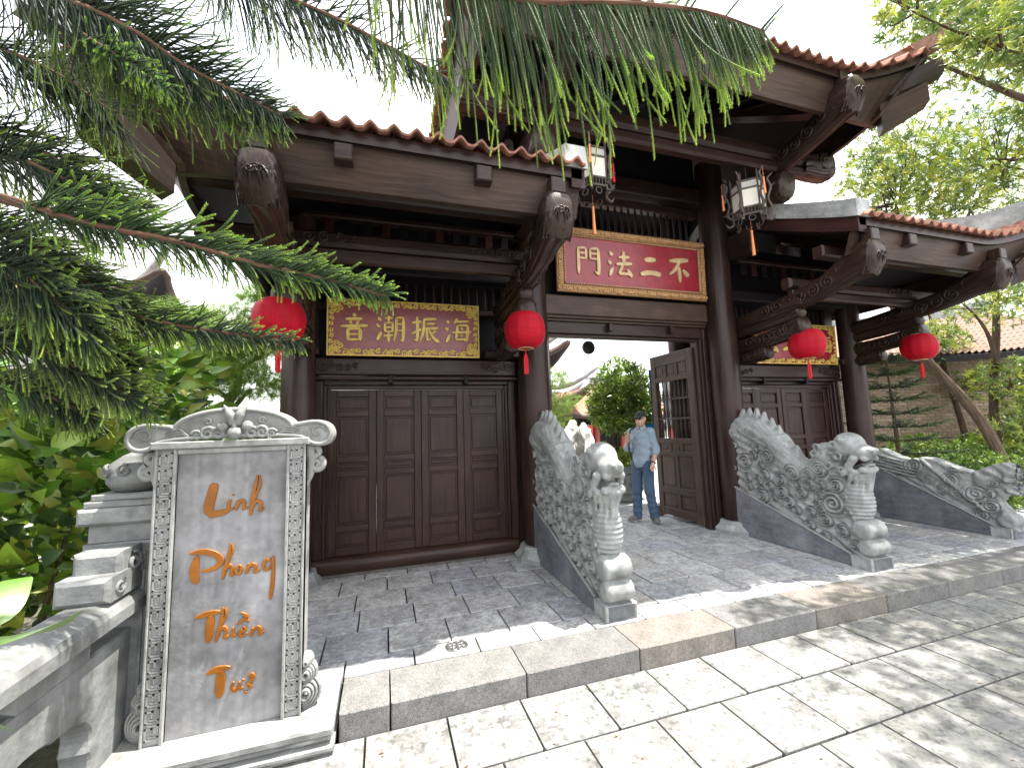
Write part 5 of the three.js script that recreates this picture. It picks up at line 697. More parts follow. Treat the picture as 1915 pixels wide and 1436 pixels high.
for (const [x, z, l] of [[7.0, -13.4, 'red and white hanging banner nearest the doorway column'], [8.6, -13.2, 'red and white hanging banner beside the visitor']]) { const t = thing('banner', l, 'banner', null, [x, 0, z]); mesh('cloth', T(chamfer(0.3, 1.1, 0.012, 0.002), 0, 1.0, 0), std({ color: C(0.55, 0.05, 0.04), map: TX.cloth }), t); mesh('print', merge([0, 1, 2, 3, 4].flatMap((k) => [T(brush([[-0.08, 0.03, 0.04], [0.08, 0.05, 0.04]], 0.004), 0, 0.6 + k * 0.19, 0.008), T(brush([[0.02, 0.08, 0.035], [-0.03, -0.05, 0.035]], 0.004), 0, 0.6 + k * 0.19, 0.008)])), M.white, t); mesh('rod', T(new THREE.CylinderGeometry(0.012, 0.012, 0.4, 8), 0, 1.56, 0, 0, 0, Math.PI / 2), M.wood, t); mesh('pole', T(new THREE.CylinderGeometry(0.015, 0.015, 1.6, 8), 0, 0.8, -0.03), M.wood, t); }
// coloured cloths behind the barred leaf
for (const [x, y, h, z, c, l] of [[5.15, 1.3, 1.3, -7.0, [0.02, 0.1, 0.4], 'deep blue cloth banner behind the open door leaf'], [5.42, 1.5, 1.2, -7.0, [0.7, 0.72, 0.75], 'white cloth banner behind the open door leaf'], [5.7, 1.7, 1.0, -7.0, [0.55, 0.02, 0.08], 'crimson cloth banner behind the open door leaf'], [4.72, 1.12, 0.42, -6.6, [0.01, 0.3, 0.75], 'bright blue cloth hanging just behind the visitor'], [5.95, 1.4, 1.3, -6.9, [0.6, 0.03, 0.05], 'red cloth banner closest to the hinge of the open door leaf']]) {
  const t = thing('cloth_banner', l, 'banner', null, [x, y, z]), g = new THREE.PlaneGeometry(0.22, h, 10, 16), p = g.attributes.position; for (let i = 0; i < p.count; i++) p.setZ(i, 0.025 * Math.sin(p.getX(i) * 40 + p.getY(i) * 3)); g.translate(0, h / 2, 0); g.computeVertexNormals();
  mesh('cloth', g, phys({ color: C(...c), map: TX.cloth, side: THREE.DoubleSide, transmission: 0.3, thickness: 0 }), t); mesh('rod', T(new THREE.CylinderGeometry(0.008, 0.008, 0.26, 8), 0, h, 0, 0, 0, Math.PI / 2), M.wood, t); mesh('pole', T(new THREE.CylinderGeometry(0.01, 0.01, h + y, 8), 0, (h - y) / 2, -0.03), M.wood, t); }
// dark ball under the rear eave
{ const t = thing('hanging_gong', 'round dark gong hanging in the open sky of the doorway', 'gong', null, [3.74, 3.03, -7.0]); mesh('disc', T(lathe([[0, 0.03], [0.06, 0.045], [0.075, 0.02], [0.115, 0.018], [0.13, 0.0], [0.13, -0.03], [0.12, -0.03], [0, -0.02]], 32).rotateX(Math.PI / 2), 0, 0, 0), std({ color: C(0.05, 0.05, 0.045), roughness: 0.5, metalness: 0.4 }), t); for (const x of [-0.08, 0.08]) mesh('cord', tube([[x, 0.1, 0], [x * 0.8, 1.2, 0], [x * 0.6, 2.2, 0]], 0.004, 8, 5), M.dark, t); }
// planter and pale rocks
{ const t = thing('stone_planter', 'eight sided grey stone planter with carved sides behind the visitor', 'planter', null, [4.75, 0, -8.0]);
  mesh('bowl', uvBox(clean(T(lathe([[0, 0.1], [0.42, 0.1], [0.5, 0.06], [0.52, 0.0], [0.5, 0.14], [0.66, 0.2], [0.72, 0.5], [0.68, 0.56], [0.78, 0.6], [0.78, 0.72], [0.68, 0.72], [0.66, 0.62], [0, 0.62]], 8).toNonIndexed(), 0, 0, 0, 0, 0.2)), 'x'), M.carve, t).geometry.computeVertexNormals();
  const c = []; for (let k = 0; k < 8; k++) for (let q = 0; q < 4; q++) { const a = k * 0.7854 + 0.59, r = 0.665 * 0.95; c.push(tube(spiral(-0.17 + q * 0.115, 0.35 + 0.05 * (q % 2), 0.055, 1.4, q % 2 ? 1 : -1, q, 14).map((p) => V(r * Math.sin(a) + p[0] * Math.cos(a), p[1], r * Math.cos(a) - p[0] * Math.sin(a))), 0.014, 14, 5)); } mesh('relief', merge(c), M.carve, t); mesh('soil', T(new THREE.CylinderGeometry(0.66, 0.66, 0.03, 8), 0, 0.65, 0, 0, 0.2, 0), M.grout, t); }
{ const n3 = fbm(900, 5, 4); const rock = (name, label, x, z, s, h) => { const t = thing(name, label, 'rock', null, [x, 0, z]); const f = (X, Y, Z) => smin(smin(ellip(X, Y, Z, [0, h * 0.4, 0], [s * 0.5, h * 0.45, s * 0.4]), ellip(X, Y, Z, [s * 0.3, h * 0.75, 0], [s * 0.25, h * 0.28, s * 0.25]), 0.1), ellip(X, Y, Z, [-s * 0.32, h * 0.68, 0.05], [s * 0.2, h * 0.3, s * 0.22]), 0.1) + 0.22 * s * (n3(X * 0.9 + 0.3 + Z * 0.4, Y * 0.9 + Z * 0.3) - 0.5); mesh('stone', nets(f, [-s, 0, -s], [s, h * 1.2, s], 0.035), M.white, t); }; rock('scholar_rock', 'white weathered rock seen over the nearer dragon, close to the doorway column', 3.85, -8.6, 0.85, 1.6); rock('scholar_rock', 'white weathered rock seen over the nearer dragon head, beside the clipped bushes', 4.55, -9.4, 0.8, 1.55); }
// brick building to the right with its tiled roof
{ const t = thing('brick_building', 'pink brick building with a tiled roof behind the small dark conifer', 'building', null, [12.5, 0, -7.2]); t.rotation.y = -0.3;
  mesh('wall', box(-1.6, 3.1, -0.3, 3.2, -3.2, -0.06, 'x', 0), std({ color: C(0.5, 0.4, 0.35), map: TX.granite, roughness: 1 }), t);
  const L = [], cs = [], r = rng(61), q = new THREE.Quaternion(), bc = [[0.62, 0.47, 0.38], [0.66, 0.5, 0.41], [0.58, 0.43, 0.34], [0.7, 0.56, 0.47]]; for (let j = 0; j < 42; j++) for (let i = 0; i < 20; i++) { const x = -1.58 + (i + (j % 2) * 0.5) * 0.232; if (x > 2.95) continue; L.push(M4(V(x + 0.11, -0.2 + j * 0.078, -0.05 + (r() - 0.5) * 0.006), q, 1)); cs.push(C(...bc[Math.floor(r() * 4)]).multiplyScalar(0.85 + 0.3 * r())); } instances('brick', uvBox(clean(chamfer(0.222, 0.066, 0.05, 0.004))), std({ map: TX.granite, roughness: 0.95 }), L, t, cs);
  const R = grp('roof', t); const curve = (x) => 0.32 * Math.pow(Math.max(0, (x - 0.5) / 3.6), 2); const f = []; for (let j = 0; j < 12; j++) for (let i = 0; i < 40; i++) { const x = -2.4 + i * 0.166, z = 1.0 - j * 0.19; f.push(M4(V(x, 2.95 + curve(x) + j * 0.1, z), new THREE.Quaternion().setFromEuler(new THREE.Euler(0.5, 0, Math.atan(0.05 * Math.max(0, x - 0.5)), 'YXZ')), 1)); } instances('roof_tiles', tileField, std({ color: C(0.55, 0.36, 0.29), map: TX.terra, roughness: 0.9 }), f, R);
  mesh('roof_deck', sweep4((u) => { const x = lerp(-2.5, 4.3, u), y = 2.9 + curve(x); return [V(x, y + 1.25, -1.4), V(x, y, 1.02), V(x, y - 0.14, 1.0), V(x, y + 1.05, -1.4)]; }, 20), M.woodDark, R); mesh('ridge', sweep4((u) => { const x = lerp(-2.5, 4.4, u), y = 4.1 + curve(x) * 1.3; return [V(x, y + 0.3, -1.3), V(x, y, -1.3), V(x, y, -1.5), V(x, y + 0.3, -1.5)]; }, 20), M.ridge, R); }
// ---------------------------------------------------------------- foliage
function leafGeo(len, wid, fold = 0.25, droop = 0.25, seg = 3) {      // a leaf along +y, folded on its midrib, drooping to -z... two strips
  const pos = [], idx = [], uv = [];
  for (let i = 0; i <= seg; i++) { const t = i / seg, w = wid * 0.5 * Math.pow(Math.sin(Math.PI * Math.pow(clamp(t, 0.02, 0.985), 0.8)), 0.9), a = droop * t, y = len * t * Math.cos(a * 0.6), z = -len * t * Math.sin(a); pos.push(-w, y, z + fold * w, 0, y, z, w, y, z + fold * w); uv.push(0, t, 0.5, t, 1, t); }
  for (let i = 0; i < seg; i++) { const k = i * 3; idx.push(k, k + 1, k + 3, k + 1, k + 4, k + 3, k + 1, k + 2, k + 4, k + 2, k + 5, k + 4); }
  const g = new THREE.BufferGeometry(); g.setAttribute('position', new THREE.Float32BufferAttribute(pos, 3)); g.setAttribute('uv', new THREE.Float32BufferAttribute(uv, 2)); g.setIndex(idx); g.computeVertexNormals(); return g;
}
const UP = V(0, 1, 0);
const look = (dir, roll = 0) => new THREE.Quaternion().setFromUnitVectors(UP, dir.clone().normalize()).multiply(new THREE.Quaternion().setFromAxisAngle(UP, roll));
const rdir = (r) => { const z = 2 * r() - 1, a = 6.28318 * r(), s = Math.sqrt(1 - z * z); return V(s * Math.cos(a), z, s * Math.sin(a)); };
function clump(n, len, wid, seed, spread = 1, seg = 2) { const r = rng(seed), o = []; for (let i = 0; i < n; i++) { const d = V((r() - 0.5) * 2 * spread, 0.35 + r() * 0.9, (r() - 0.5) * 2 * spread), g = leafGeo(len * (0.7 + 0.5 * r()), wid, 0.3, 0.3, seg), b = r() * len * 0.7; g.applyMatrix4(M4(V(0, b, 0), look(d, r() * 6.28), 1)); o.push(g); } return mergeGeometries(o); }
function crown(ells, n, r, size, out) {                               // matrices spread through ellipsoids [x, y, z, rx, ry, rz, weight]
  const W = ells.reduce((s, e) => s + (e[6] ?? 1), 0), L = [];
  for (let i = 0; i < n; i++) { let k = r() * W, e; for (e of ells) { k -= e[6] ?? 1; if (k <= 0) break; } const d = rdir(r), q = Math.pow(r(), 0.45), p = V(e[0] + d.x * e[3] * q, e[1] + d.y * e[4] * q, e[2] + d.z * e[5] * q), v = d.clone().multiplyScalar(out).add(rdir(r).multiplyScalar(0.8)).add(V(0, 0.25, 0)); L.push(M4(p, look(v, r() * 6.28), size * (0.65 + 0.7 * r()))); }
  return L;
}
const tints = (n, r, list) => { const o = []; for (let i = 0; i < n; i++) o.push(C(...list[Math.floor(r() * list.length)]).multiplyScalar(0.75 + 0.5 * r())); return o; };
// --- araucaria branches: ropes of needles
function rope(L, bend, seed) {
  const r = rng(seed), n = 9, pts = [], pos = [], col = [], idx = [], ph = (t) => bend * t; let y = 0, z = 0; pts.push([0, 0, 0]);
  for (let i = 1; i <= n; i++) { const a = ph((i - 0.5) / n); y += (L / n) * Math.cos(a); z += (L / n) * Math.sin(a); pts.push([y, z, ph(i / n)]); }
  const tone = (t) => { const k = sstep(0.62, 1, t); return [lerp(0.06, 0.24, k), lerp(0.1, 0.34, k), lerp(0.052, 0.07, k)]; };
  for (let i = 0; i <= n; i++) for (let j = 0; j < 5; j++) { const a = j * 1.2566, R = 0.0038 * (1 - 0.55 * i / n), s = Math.sin(pts[i][2]), c = Math.cos(pts[i][2]); pos.push(R * Math.cos(a), pts[i][0] - s * R * Math.sin(a), pts[i][1] + c * R * Math.sin(a)); const q = tone(i / n); col.push(q[0] * 0.6, q[1] * 0.55, q[2] * 0.6); }
  for (let i = 0; i < n; i++) for (let j = 0; j < 5; j++) { const a = i * 5 + j, b = i * 5 + (j + 1) % 5; idx.push(a, a + 5, b, b, a + 5, b + 5); }
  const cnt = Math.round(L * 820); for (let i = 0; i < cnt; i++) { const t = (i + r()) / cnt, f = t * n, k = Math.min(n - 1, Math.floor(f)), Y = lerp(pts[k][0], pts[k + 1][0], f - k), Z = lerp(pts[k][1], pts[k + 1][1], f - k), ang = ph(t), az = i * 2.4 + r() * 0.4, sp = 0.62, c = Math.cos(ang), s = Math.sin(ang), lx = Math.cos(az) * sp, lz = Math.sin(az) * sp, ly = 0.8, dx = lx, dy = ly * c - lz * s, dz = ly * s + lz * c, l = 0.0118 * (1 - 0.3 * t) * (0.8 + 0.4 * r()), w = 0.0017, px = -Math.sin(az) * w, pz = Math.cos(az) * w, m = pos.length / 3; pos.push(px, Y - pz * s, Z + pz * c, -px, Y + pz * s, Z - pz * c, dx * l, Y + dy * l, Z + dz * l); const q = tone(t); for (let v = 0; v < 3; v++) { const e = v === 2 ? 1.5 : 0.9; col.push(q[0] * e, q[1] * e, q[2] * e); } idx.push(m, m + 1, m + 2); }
  const g = new THREE.BufferGeometry(); g.setAttribute('position', new THREE.Float32BufferAttribute(pos, 3)); g.setAttribute('color', new THREE.Float32BufferAttribute(col, 3)); g.setIndex(idx); g.computeVertexNormals(); return g;
}
const ropeL = [0.1, 0.16, 0.24, 0.34, 0.46, 0.6], ropeB = [0.12, 0.5, 0.95], ROPE = ropeL.map((l, i) => ropeB.map((b, j) => rope(l, b, 60 + i * 7 + j)));
const mRope = [[1, 1, 1], [0.72, 0.8, 0.8], [1.75, 1.8, 1.3], [1.05, 1.25, 0.8]].map((c) => phys({ color: C(...c), vertexColors: true, roughness: 0.75, specularIntensity: 0.5, side: THREE.DoubleSide, transmission: 0.12, thickness: 0 }));
const BR={N:[[-2.2,3.35,-1.05],[-1.4,3.5,-1.1],[-0.6,3.5,-1.15],[0.2,3.4,-1.2]],O:[[-2.2,3.2,-0.5],[-1.5,3.3,-0.5],[-0.7,3.3,-0.6],[0,3.2,-0.6]],
K:[[-2.092,3.003,-2.596],[-1.672,2.912,-2.475],[-1.426,2.788,-2.412],[-1.130,2.624,-2.338]],L:[[-2.144,2.382,-2.734],[-1.664,2.228,-2.601],[-1.411,2.062,-2.541],[-1.196,1.915,-2.491]],A3:[[-2.490,3.903,-2.936],[-2.036,3.740,-2.813],[-1.724,3.581,-2.733],[-1.441,3.365,-2.669]],M:[[-1.883,2.569,-2.368],[-1.527,2.453,-2.271],[-1.328,2.307,-2.225],[-1.117,2.162,-2.175]],
A:[[-2.165,4.186,-2.487],[-1.721,3.863,-2.385],[-1.450,3.674,-2.321],[-1.327,3.613,-2.290],[-1.117,3.491,-2.238],[-0.920,3.343,-2.193],[-0.685,3.206,-2.136],[-0.468,3.081,-2.082]],
A2:[[-1.331,3.420,-2.207],[-1.139,3.236,-2.063],[-0.999,3.118,-1.980],[-0.851,2.976,-1.897]],
B:[[-1.100,4.534,-2.433],[-0.816,4.170,-2.385],[-0.533,3.983,-2.318],[-0.221,3.825,-2.238],[0.120,3.621,-2.155],[0.364,3.474,-2.095]],
Cc:[[-0.144,3.438,-1.415],[0.075,3.200,-1.320],[0.284,3.053,-1.240],[0.487,2.980,-1.164],[0.685,2.947,-1.085],[0.876,2.909,-1.009],[1.019,2.870,-0.958],[1.180,2.796,-0.906]],
D:[[-1.569,2.524,-1.960],[-1.217,2.401,-1.864],[-1.014,2.332,-1.808],[-0.718,2.260,-1.724],[-0.440,2.170,-1.648],[-0.218,2.112,-1.585],[0.008,2.039,-1.523]],
E:[[-2.405,3.457,-2.959],[-2.037,3.282,-2.863],[-1.781,3.141,-2.800],[-1.554,2.985,-2.746],[-1.356,2.831,-2.702]],
F:[[-2.039,2.541,-2.578],[-1.582,2.401,-2.452],[-1.294,2.203,-2.384],[-1.029,2.106,-2.312],[-0.717,2.040,-2.222],[-0.387,1.984,-2.126]],
Gg:[[-1.883,2.096,-2.421],[-1.461,1.966,-2.304],[-1.217,1.842,-2.242],[-1.028,1.724,-2.196]],
I:[[-1.778,2.382,-2.251],[-1.463,2.273,-2.165],[-1.317,2.158,-2.132],[-1.170,2.023,-2.102]],
J:[[-2.197,1.944,-2.851],[-1.782,1.844,-2.734],[-1.588,1.767,-2.682],[-1.445,1.697,-2.645]]};
{ const t = thing('pine_tree', 'large foreground pine with drooping rope-like needle branches at the left and overhead', 'tree', null, [0, 0, 0]);
  const R = rng(2024), TR = V(-2.75, 0, -0.75);
  mesh('trunk', limb([[-2.9, -0.5, -0.7], [-2.8, 1.2, -0.75], [-2.75, 3, -0.75], [-2.7, 5.5, -0.8]], [0.16, 0.14, 0.12, 0.06], 20, 14), M.bark, t);
  let single = 0;
  // [key, number of ropes, length at base, length at tip, forward, down, up share, side spread, material, first t]
  const cfg = [['A', 560, 0.62, 0.13, 0.6, 0.85, 0.36, 0.45, 1, 0.08, 1], ['A3', 260, 0.5, 0.3, 0.6, 0.8, 0.25, 0.5, 1, 0.03, 1], ['A2', 130, 0.18, 0.09, 0.8, 0.35, 0.4, 0.55, 3, 0.05, 1], ['N', 240, 0.4, 0.15, 0.6, 0.7, 0.3, 0.7, 0, 0.03, 1], ['O', 200, 0.4, 0.15, 0.6, 0.7, 0.3, 0.7, 0, 0.03, 1], ['B', 360, 0.5, 0.11, 0.5, 1.0, 0.14, 0.45, 1, 0.03, 1], ['Cc', 240, 0.52, 0.12, 0.16, 1.2, 0.1, 0.3, 2, 0.03, 1], ['D', 460, 0.32, 0.1, 0.85, 0.5, 0.55, 0.55, 3, 0.14, 0.6], ['E', 360, 0.5, 0.25, 0.8, 0.45, 0.4, 0.6, 0, 0.08, 1], ['K', 280, 0.4, 0.2, 0.85, 0.4, 0.45, 0.6, 0, 0.03, 1], ['M', 320, 0.36, 0.2, 0.85, 0.35, 0.5, 0.6, 0, 0.03, 1], ['F', 400, 0.36, 0.1, 0.85, 0.4, 0.4, 0.55, 0, 0.1, 0.7], ['Gg', 380, 0.36, 0.16, 0.85, 0.25, 0.55, 0.6, 0, 0.06, 0.8], ['I', 380, 0.44, 0.22, 0.8, 0.45, 0.4, 0.6, 1, 0.03, 0.9], ['L', 320, 0.4, 0.18, 0.85, 0.3, 0.5, 0.6, 0, 0.03, 0.8], ['J', 280, 0.34, 0.18, 0.85, 0.35, 0.5, 0.6, 0, 0.03, 0.8]];
  for (const [key, n, L0, L1, fwd, down, upS, side, mi, t0, dl] of cfg) {
    const pts = BR[key].map((p) => V(...p)), c = new THREE.CatmullRomCurve3(pts), B = grp('branch', t);
    const root = key === 'A2' ? null : V(TR.x, pts[0].y - 0.1, TR.z), stem = root ? [root, root.clone().lerp(pts[0], 0.5).add(V(0, 0.1, 0)), ...pts] : pts;
    mesh('stem', limb(stem, root ? [0.034, 0.026, 0.017, 0.012, 0.009, 0.005] : [0.007, 0.003], 40, 7), M.barkRed, B);
    const inst = new Map(), big = key === 'Cc' || key === 'D' ? 120 : key === 'A' ? 40 : 0; let mine = 0;
    for (let i = 0; i < n; i++) {
      const u = t0 + (1 - t0) * Math.pow((i + R()) / n, 0.9), P = c.getPoint(Math.min(1, u)), Tn = c.getTangent(Math.min(1, u)), lat = V(-Tn.z, 0, Tn.x).normalize(), upV = V().crossVectors(Tn, lat).normalize(); if (upV.y < 0) upV.negate();
      const top = R() < upS, d = Tn.clone().multiplyScalar(fwd * (0.75 + 0.5 * R())).addScaledVector(lat, (R() - 0.5) * 2 * side).addScaledVector(top ? upV : V(0, -1, 0), top ? 0.35 + 0.45 * R() : down * (0.55 + 0.6 * R())).normalize();
      const L = lerp(L0, L1, Math.pow(u, key === 'Cc' ? 4 : 2)) * (0.7 + 0.5 * R()) * (top ? 0.72 : dl), li = ropeL.reduce((b, l, k) => (Math.abs(l - L) < Math.abs(ropeL[b] - L) ? k : b), 0), hor = Math.sqrt(1 - d.y * d.y), bi = key === 'Cc' ? (R() < 0.8 ? 0 : 1) : top ? (R() < 0.6 ? 0 : 1) : hor > 0.75 ? (R() < 0.5 ? 2 : 1) : R() < 0.55 ? 0 : 1;
      const sgn = R() < 0.84 ? -1 : 1, ref = V((R() - 0.5) * 0.7, sgn, (R() - 0.5) * 0.7), zA = ref.addScaledVector(d, -ref.dot(d)).normalize(), xA = V().crossVectors(d, zA), q = new THREE.Quaternion().setFromRotationMatrix(new THREE.Matrix4().makeBasis(xA, d, zA)), s = (L / ropeL[li]) * (0.95 + 0.1 * R()), th = 0.9 + 0.25 * R();
      const mat = R() < 0.72 ? mRope[mi] : mRope[Math.floor(R() * 4)];
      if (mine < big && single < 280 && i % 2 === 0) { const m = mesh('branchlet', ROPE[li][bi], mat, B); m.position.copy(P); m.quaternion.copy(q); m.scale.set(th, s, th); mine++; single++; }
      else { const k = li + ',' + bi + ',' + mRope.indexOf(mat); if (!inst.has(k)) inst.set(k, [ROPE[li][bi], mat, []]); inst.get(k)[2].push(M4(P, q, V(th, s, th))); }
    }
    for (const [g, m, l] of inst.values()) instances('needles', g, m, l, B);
  } }
// --- broad-leaved bushes behind the railing
const mLeaf = [[0.13, 0.27, 0.03], [0.24, 0.42, 0.04], [0.07, 0.14, 0.03], [0.3, 0.45, 0.05], [0.045, 0.09, 0.03], [0.3, 0.34, 0.05]].map((c) => leafMat(...c, 0.45, { roughness: 0.4 }));
const bigLeaf = [leafGeo(0.24, 0.13, 0.25, 0.5, 6), leafGeo(0.2, 0.1, 0.2, 0.3, 6), leafGeo(0.28, 0.12, 0.35, 0.7, 6)];
function bush(label, ells, stems, nOne, nMass, seed, sc = 1) {
  const t = thing('broad_leaf_bush', label, 'bush', null, [0, 0, 0]), r = rng(seed);
  for (const s of stems) mesh('stem', limb(s.map((p) => V(...p)), [0.022, 0.016, 0.008], 12, 6), M.bark, t);
  const place = () => { let W = ells.reduce((s, e) => s + (e[6] ?? 1), 0) * r(), e; for (e of ells) { W -= e[6] ?? 1; if (W <= 0) break; } const d = rdir(r), q = Math.pow(r(), 0.5), p = V(e[0] + d.x * e[3] * q, e[1] + d.y * e[4] * q, e[2] + d.z * e[5] * q), v = V(d.x * 0.7 + (r() - 0.5), (r() - 0.6) * 0.8, d.z * 0.7 + (r() - 0.5) + 0.2); return [p, look(v, (r() - 0.5) * 1.4 + Math.PI * 0), sc * (0.6 + 0.6 * r())]; };
  for (let i = 0; i < nOne; i++) { const [p, q, s] = place(), m = mesh('leaf', bigLeaf[i % 3], mLeaf[Math.floor(r() * 6)], t); m.position.copy(p); m.quaternion.copy(q); m.scale.setScalar(s); }
  for (let k = 0; k < 6; k++) { const L = []; for (let i = 0; i < nMass / 6; i++) L.push(M4(...place())); instances('leaves', bigLeaf[k % 3], mLeaf[k], L, t); }
  return t;
}
bush('bush of large glossy green leaves just behind the bud topped railing post', [[-2.2, 0.75, -3.7, 0.75, 0.7, 0.7, 2], [-2.1, 1.45, -3.6, 0.55, 0.45, 0.5, 1]], [[[-2.3, -0.4, -3.7], [-2.1, 0.5, -3.6], [-1.9, 1.3, -3.5]], [[-2.3, -0.4, -3.7], [-2.5, 0.6, -3.6], [-2.4, 1.5, -3.7]], [[-2.2, -0.4, -3.8], [-2.0, 0.4, -4.0], [-1.7, 1.1, -4.0]]], 150, 900, 11, 0.78);
bush('tall bright green leafy bush below the pine branches at the far left', [[-3.0, 1.9, -4.2, 0.8, 0.8, 0.7, 2], [-3.2, 0.8, -3.4, 0.7, 0.9, 0.8, 2]], [[[-3.1, -0.4, -4.0], [-3.0, 0.9, -4.1], [-2.8, 2.0, -4.2]], [[-3.2, -0.4, -3.9], [-3.3, 0.9, -3.8], [-3.5, 1.9, -3.9]]], 100, 900, 12, 0.85);
bush('low dark leafy bush under the handrail near the viewer', [[-2.3, 0.25, -2.5, 0.6, 0.5, 0.8, 1]], [[[-2.3, -0.4, -2.5], [-2.2, 0.1, -2.4], [-2.0, 0.5, -2.3]], [[-2.3, -0.4, -2.6], [-2.5, 0.2, -2.7], [-2.6, 0.6, -2.8]]], 70, 300, 13, 0.75);
bush('dense mid green bush beside the closed doors beyond the stele', [[-2.6, 1.5, -5.6, 0.9, 0.9, 0.7, 2], [-2.5, 2.3, -5.5, 0.7, 0.4, 0.5, 0.7], [-1.9, 0.8, -5.2, 0.5, 0.7, 0.5, 1]], [[[-2.5, -0.4, -5.5], [-2.5, 0.8, -5.5], [-2.3, 1.8, -5.5]]], 40, 1200, 14, 0.8);
{ const t = thing('leafy_sprig', 'near plant with three big plain green leaves over the railing end', 'plant', null, [-0.8, 0, -1.36]); mesh('stem', limb([[-0.6, -0.3, 0.2], [-0.3, 0.6, 0.1], [-0.08, 1.0, 0.02]], [0.012, 0.009, 0.005], 14, 6), mLeaf[2], t); for (const [x, y, z, dx, dy, dz, s, roll] of [[-0.1, 1.1, 0, 0.9, -0.12, 0.15, 0.72, 1.2], [-0.14, 1.12, 0.02, 0.35, 0.5, -0.5, 0.62, 0.4], [-0.12, 1.04, 0.03, 0.3, -1, 0.1, 0.7, 0.2]]) { const m = mesh('leaf', leafGeo(0.26, 0.17, 0.2, 0.35, 8), mLeaf[0], t); m.position.set(x, y, z); m.quaternion.copy(look(V(dx, dy, dz), roll)); m.scale.setScalar(s); } }
// --- cloud-pruned pine in the courtyard, pale yellow green
{ const t = thing('cloud_pine', 'pale yellow green cloud pruned pine behind the left lantern', 'tree', null, [0, 0, 0]), r = rng(71), pads = [[-2.2, 3.1, -6.9, 0.55, 0.3, 0.5], [-1.65, 3.45, -6.7, 0.4, 0.28, 0.4], [-2.9, 3.3, -7.2, 0.5, 0.26, 0.45], [-2.6, 2.5, -7.0, 0.6, 0.25, 0.5], [-1.8, 2.3, -6.6, 0.5, 0.25, 0.45], [-3.3, 2.2, -7.2, 0.6, 0.3, 0.5], [-2.3, 1.75, -6.6, 0.55, 0.24, 0.5], [-1.5, 1.6, -6.3, 0.4, 0.22, 0.4], [-1.6, 2.85, -6.6, 0.3, 0.2, 0.3], [-2.9, 2.75, -7, 0.5, 0.25, 0.45], [-2.1, 2.75, -6.8, 0.35, 0.2, 0.35]];
  mesh('trunk', limb([[-2.0, -0.3, -6.8], [-1.9, 0.8, -6.7], [-2.3, 1.6, -6.9], [-2.0, 2.4, -6.8], [-2.3, 3.1, -6.9]], [0.11, 0.1, 0.08, 0.06, 0.02], 24, 8), M.bark, t);
  for (const p of pads) { mesh('limb', limb([[-2.1, clamp(p[1] - 0.4, 0.9, 2.8), -6.8], [(p[0] - 2.1) / 2, p[1] - 0.25, (p[2] - 6.8) / 2], [p[0], p[1] - 0.1, p[2]]], [0.045, 0.03, 0.015], 10, 6), M.bark, t); }
  const g = clump(24, 0.1, 0.02, 5, 0.9, 1); const L = crown(pads, 5600, r, 1, 1.0); const cr = instances('crown', g, leafMat(0.22, 0.33, 0.02, 0.4), L, t, tints(L.length, r, [[1, 1, 1], [0.85, 0.95, 0.7], [0.6, 0.8, 0.5]])); }
// --- round tree and clipped bushes in the planter
{ const t = thing('round_tree', 'small round crowned dark green tree in the stone planter behind the visitor', 'tree', null, [0, 0, 0]), r = rng(72);
  for (const [x, z] of [[0, 0], [0.1, 0.06], [-0.09, 0.05], [0.03, -0.1], [-0.05, 0.1]]) mesh('trunk', limb([[4.85 + x * 0.6, 0.6, -8 + z * 0.6], [4.88 + x * 1.6, 1.1, -8 + z], [4.95 + x * 3, 1.8, -7.95 + z * 2.5]], [0.03, 0.025, 0.014], 12, 6), M.bark, t);
  const L = crown([[4.96, 2.1, -7.9, 0.74, 0.78, 0.7, 3], [4.7, 1.85, -7.8, 0.5, 0.45, 0.5, 1], [5.2, 1.85, -7.9, 0.5, 0.5, 0.5, 1]], 1500, r, 1, 0.9); instances('crown', clump(9, 0.12, 0.03, 6, 1), leafMat(0.15, 0.22, 0.045, 0.4, { roughness: 0.35 }), L, t, tints(L.length, r, [[1, 1, 1], [0.7, 0.8, 0.7], [2.2, 2.1, 1.2], [1.3, 1.3, 1]])); }
for (const [x, y, z, s, l] of [[4.3, 0.95, -7.75, 0.26, 'yellow green clipped bush in the planter nearest the dragon head'], [4.72, 0.85, -7.45, 0.25, 'yellow green clipped bush at the front rim of the planter']]) { const t = thing('clipped_bush', l, 'bush', null, [x, y, z]), r = rng(80 + x * 10); mesh('stem', cyl(0.02, 0.015, 0.3, 6, 0, -0.3, 0), M.bark, t); const L = crown([[0, 0, 0, s, s * 0.8, s]], 420, r, 1, 1); instances('leaves', clump(8, 0.06, 0.02, 7, 1), leafMat(0.3, 0.38, 0.05), L, t, tints(L.length, r, [[1, 1, 1], [0.8, 0.9, 0.7], [1.2, 1.1, 0.8]])); }
{ const t = thing('garden_pine', 'yellow green layered pine just inside the doorway column', 'tree', null, [0, 0, 0]), r = rng(81), pads = [[4.35, 2.8, -10.4, 0.55, 0.3, 0.5], [4.6, 2.2, -10.4, 0.6, 0.28, 0.5], [4.3, 1.7, -10.4, 0.6, 0.3, 0.5], [4.9, 1.25, -10.4, 0.45, 0.25, 0.4]]; mesh('trunk', limb([[4.3, -0.1, -10.5], [4.5, 1, -10.5], [4.3, 2, -10.5], [4.4, 2.8, -10.4]], [0.1, 0.08, 0.06, 0.02], 16, 8), M.bark, t); const L = crown(pads, 1300, r, 1.3, 1); instances('crown', clump(22, 0.09, 0.018, 5, 0.9, 1), leafMat(0.24, 0.33, 0.03), L, t, tints(L.length, r, [[1, 1, 1], [0.75, 0.85, 0.6]])); }
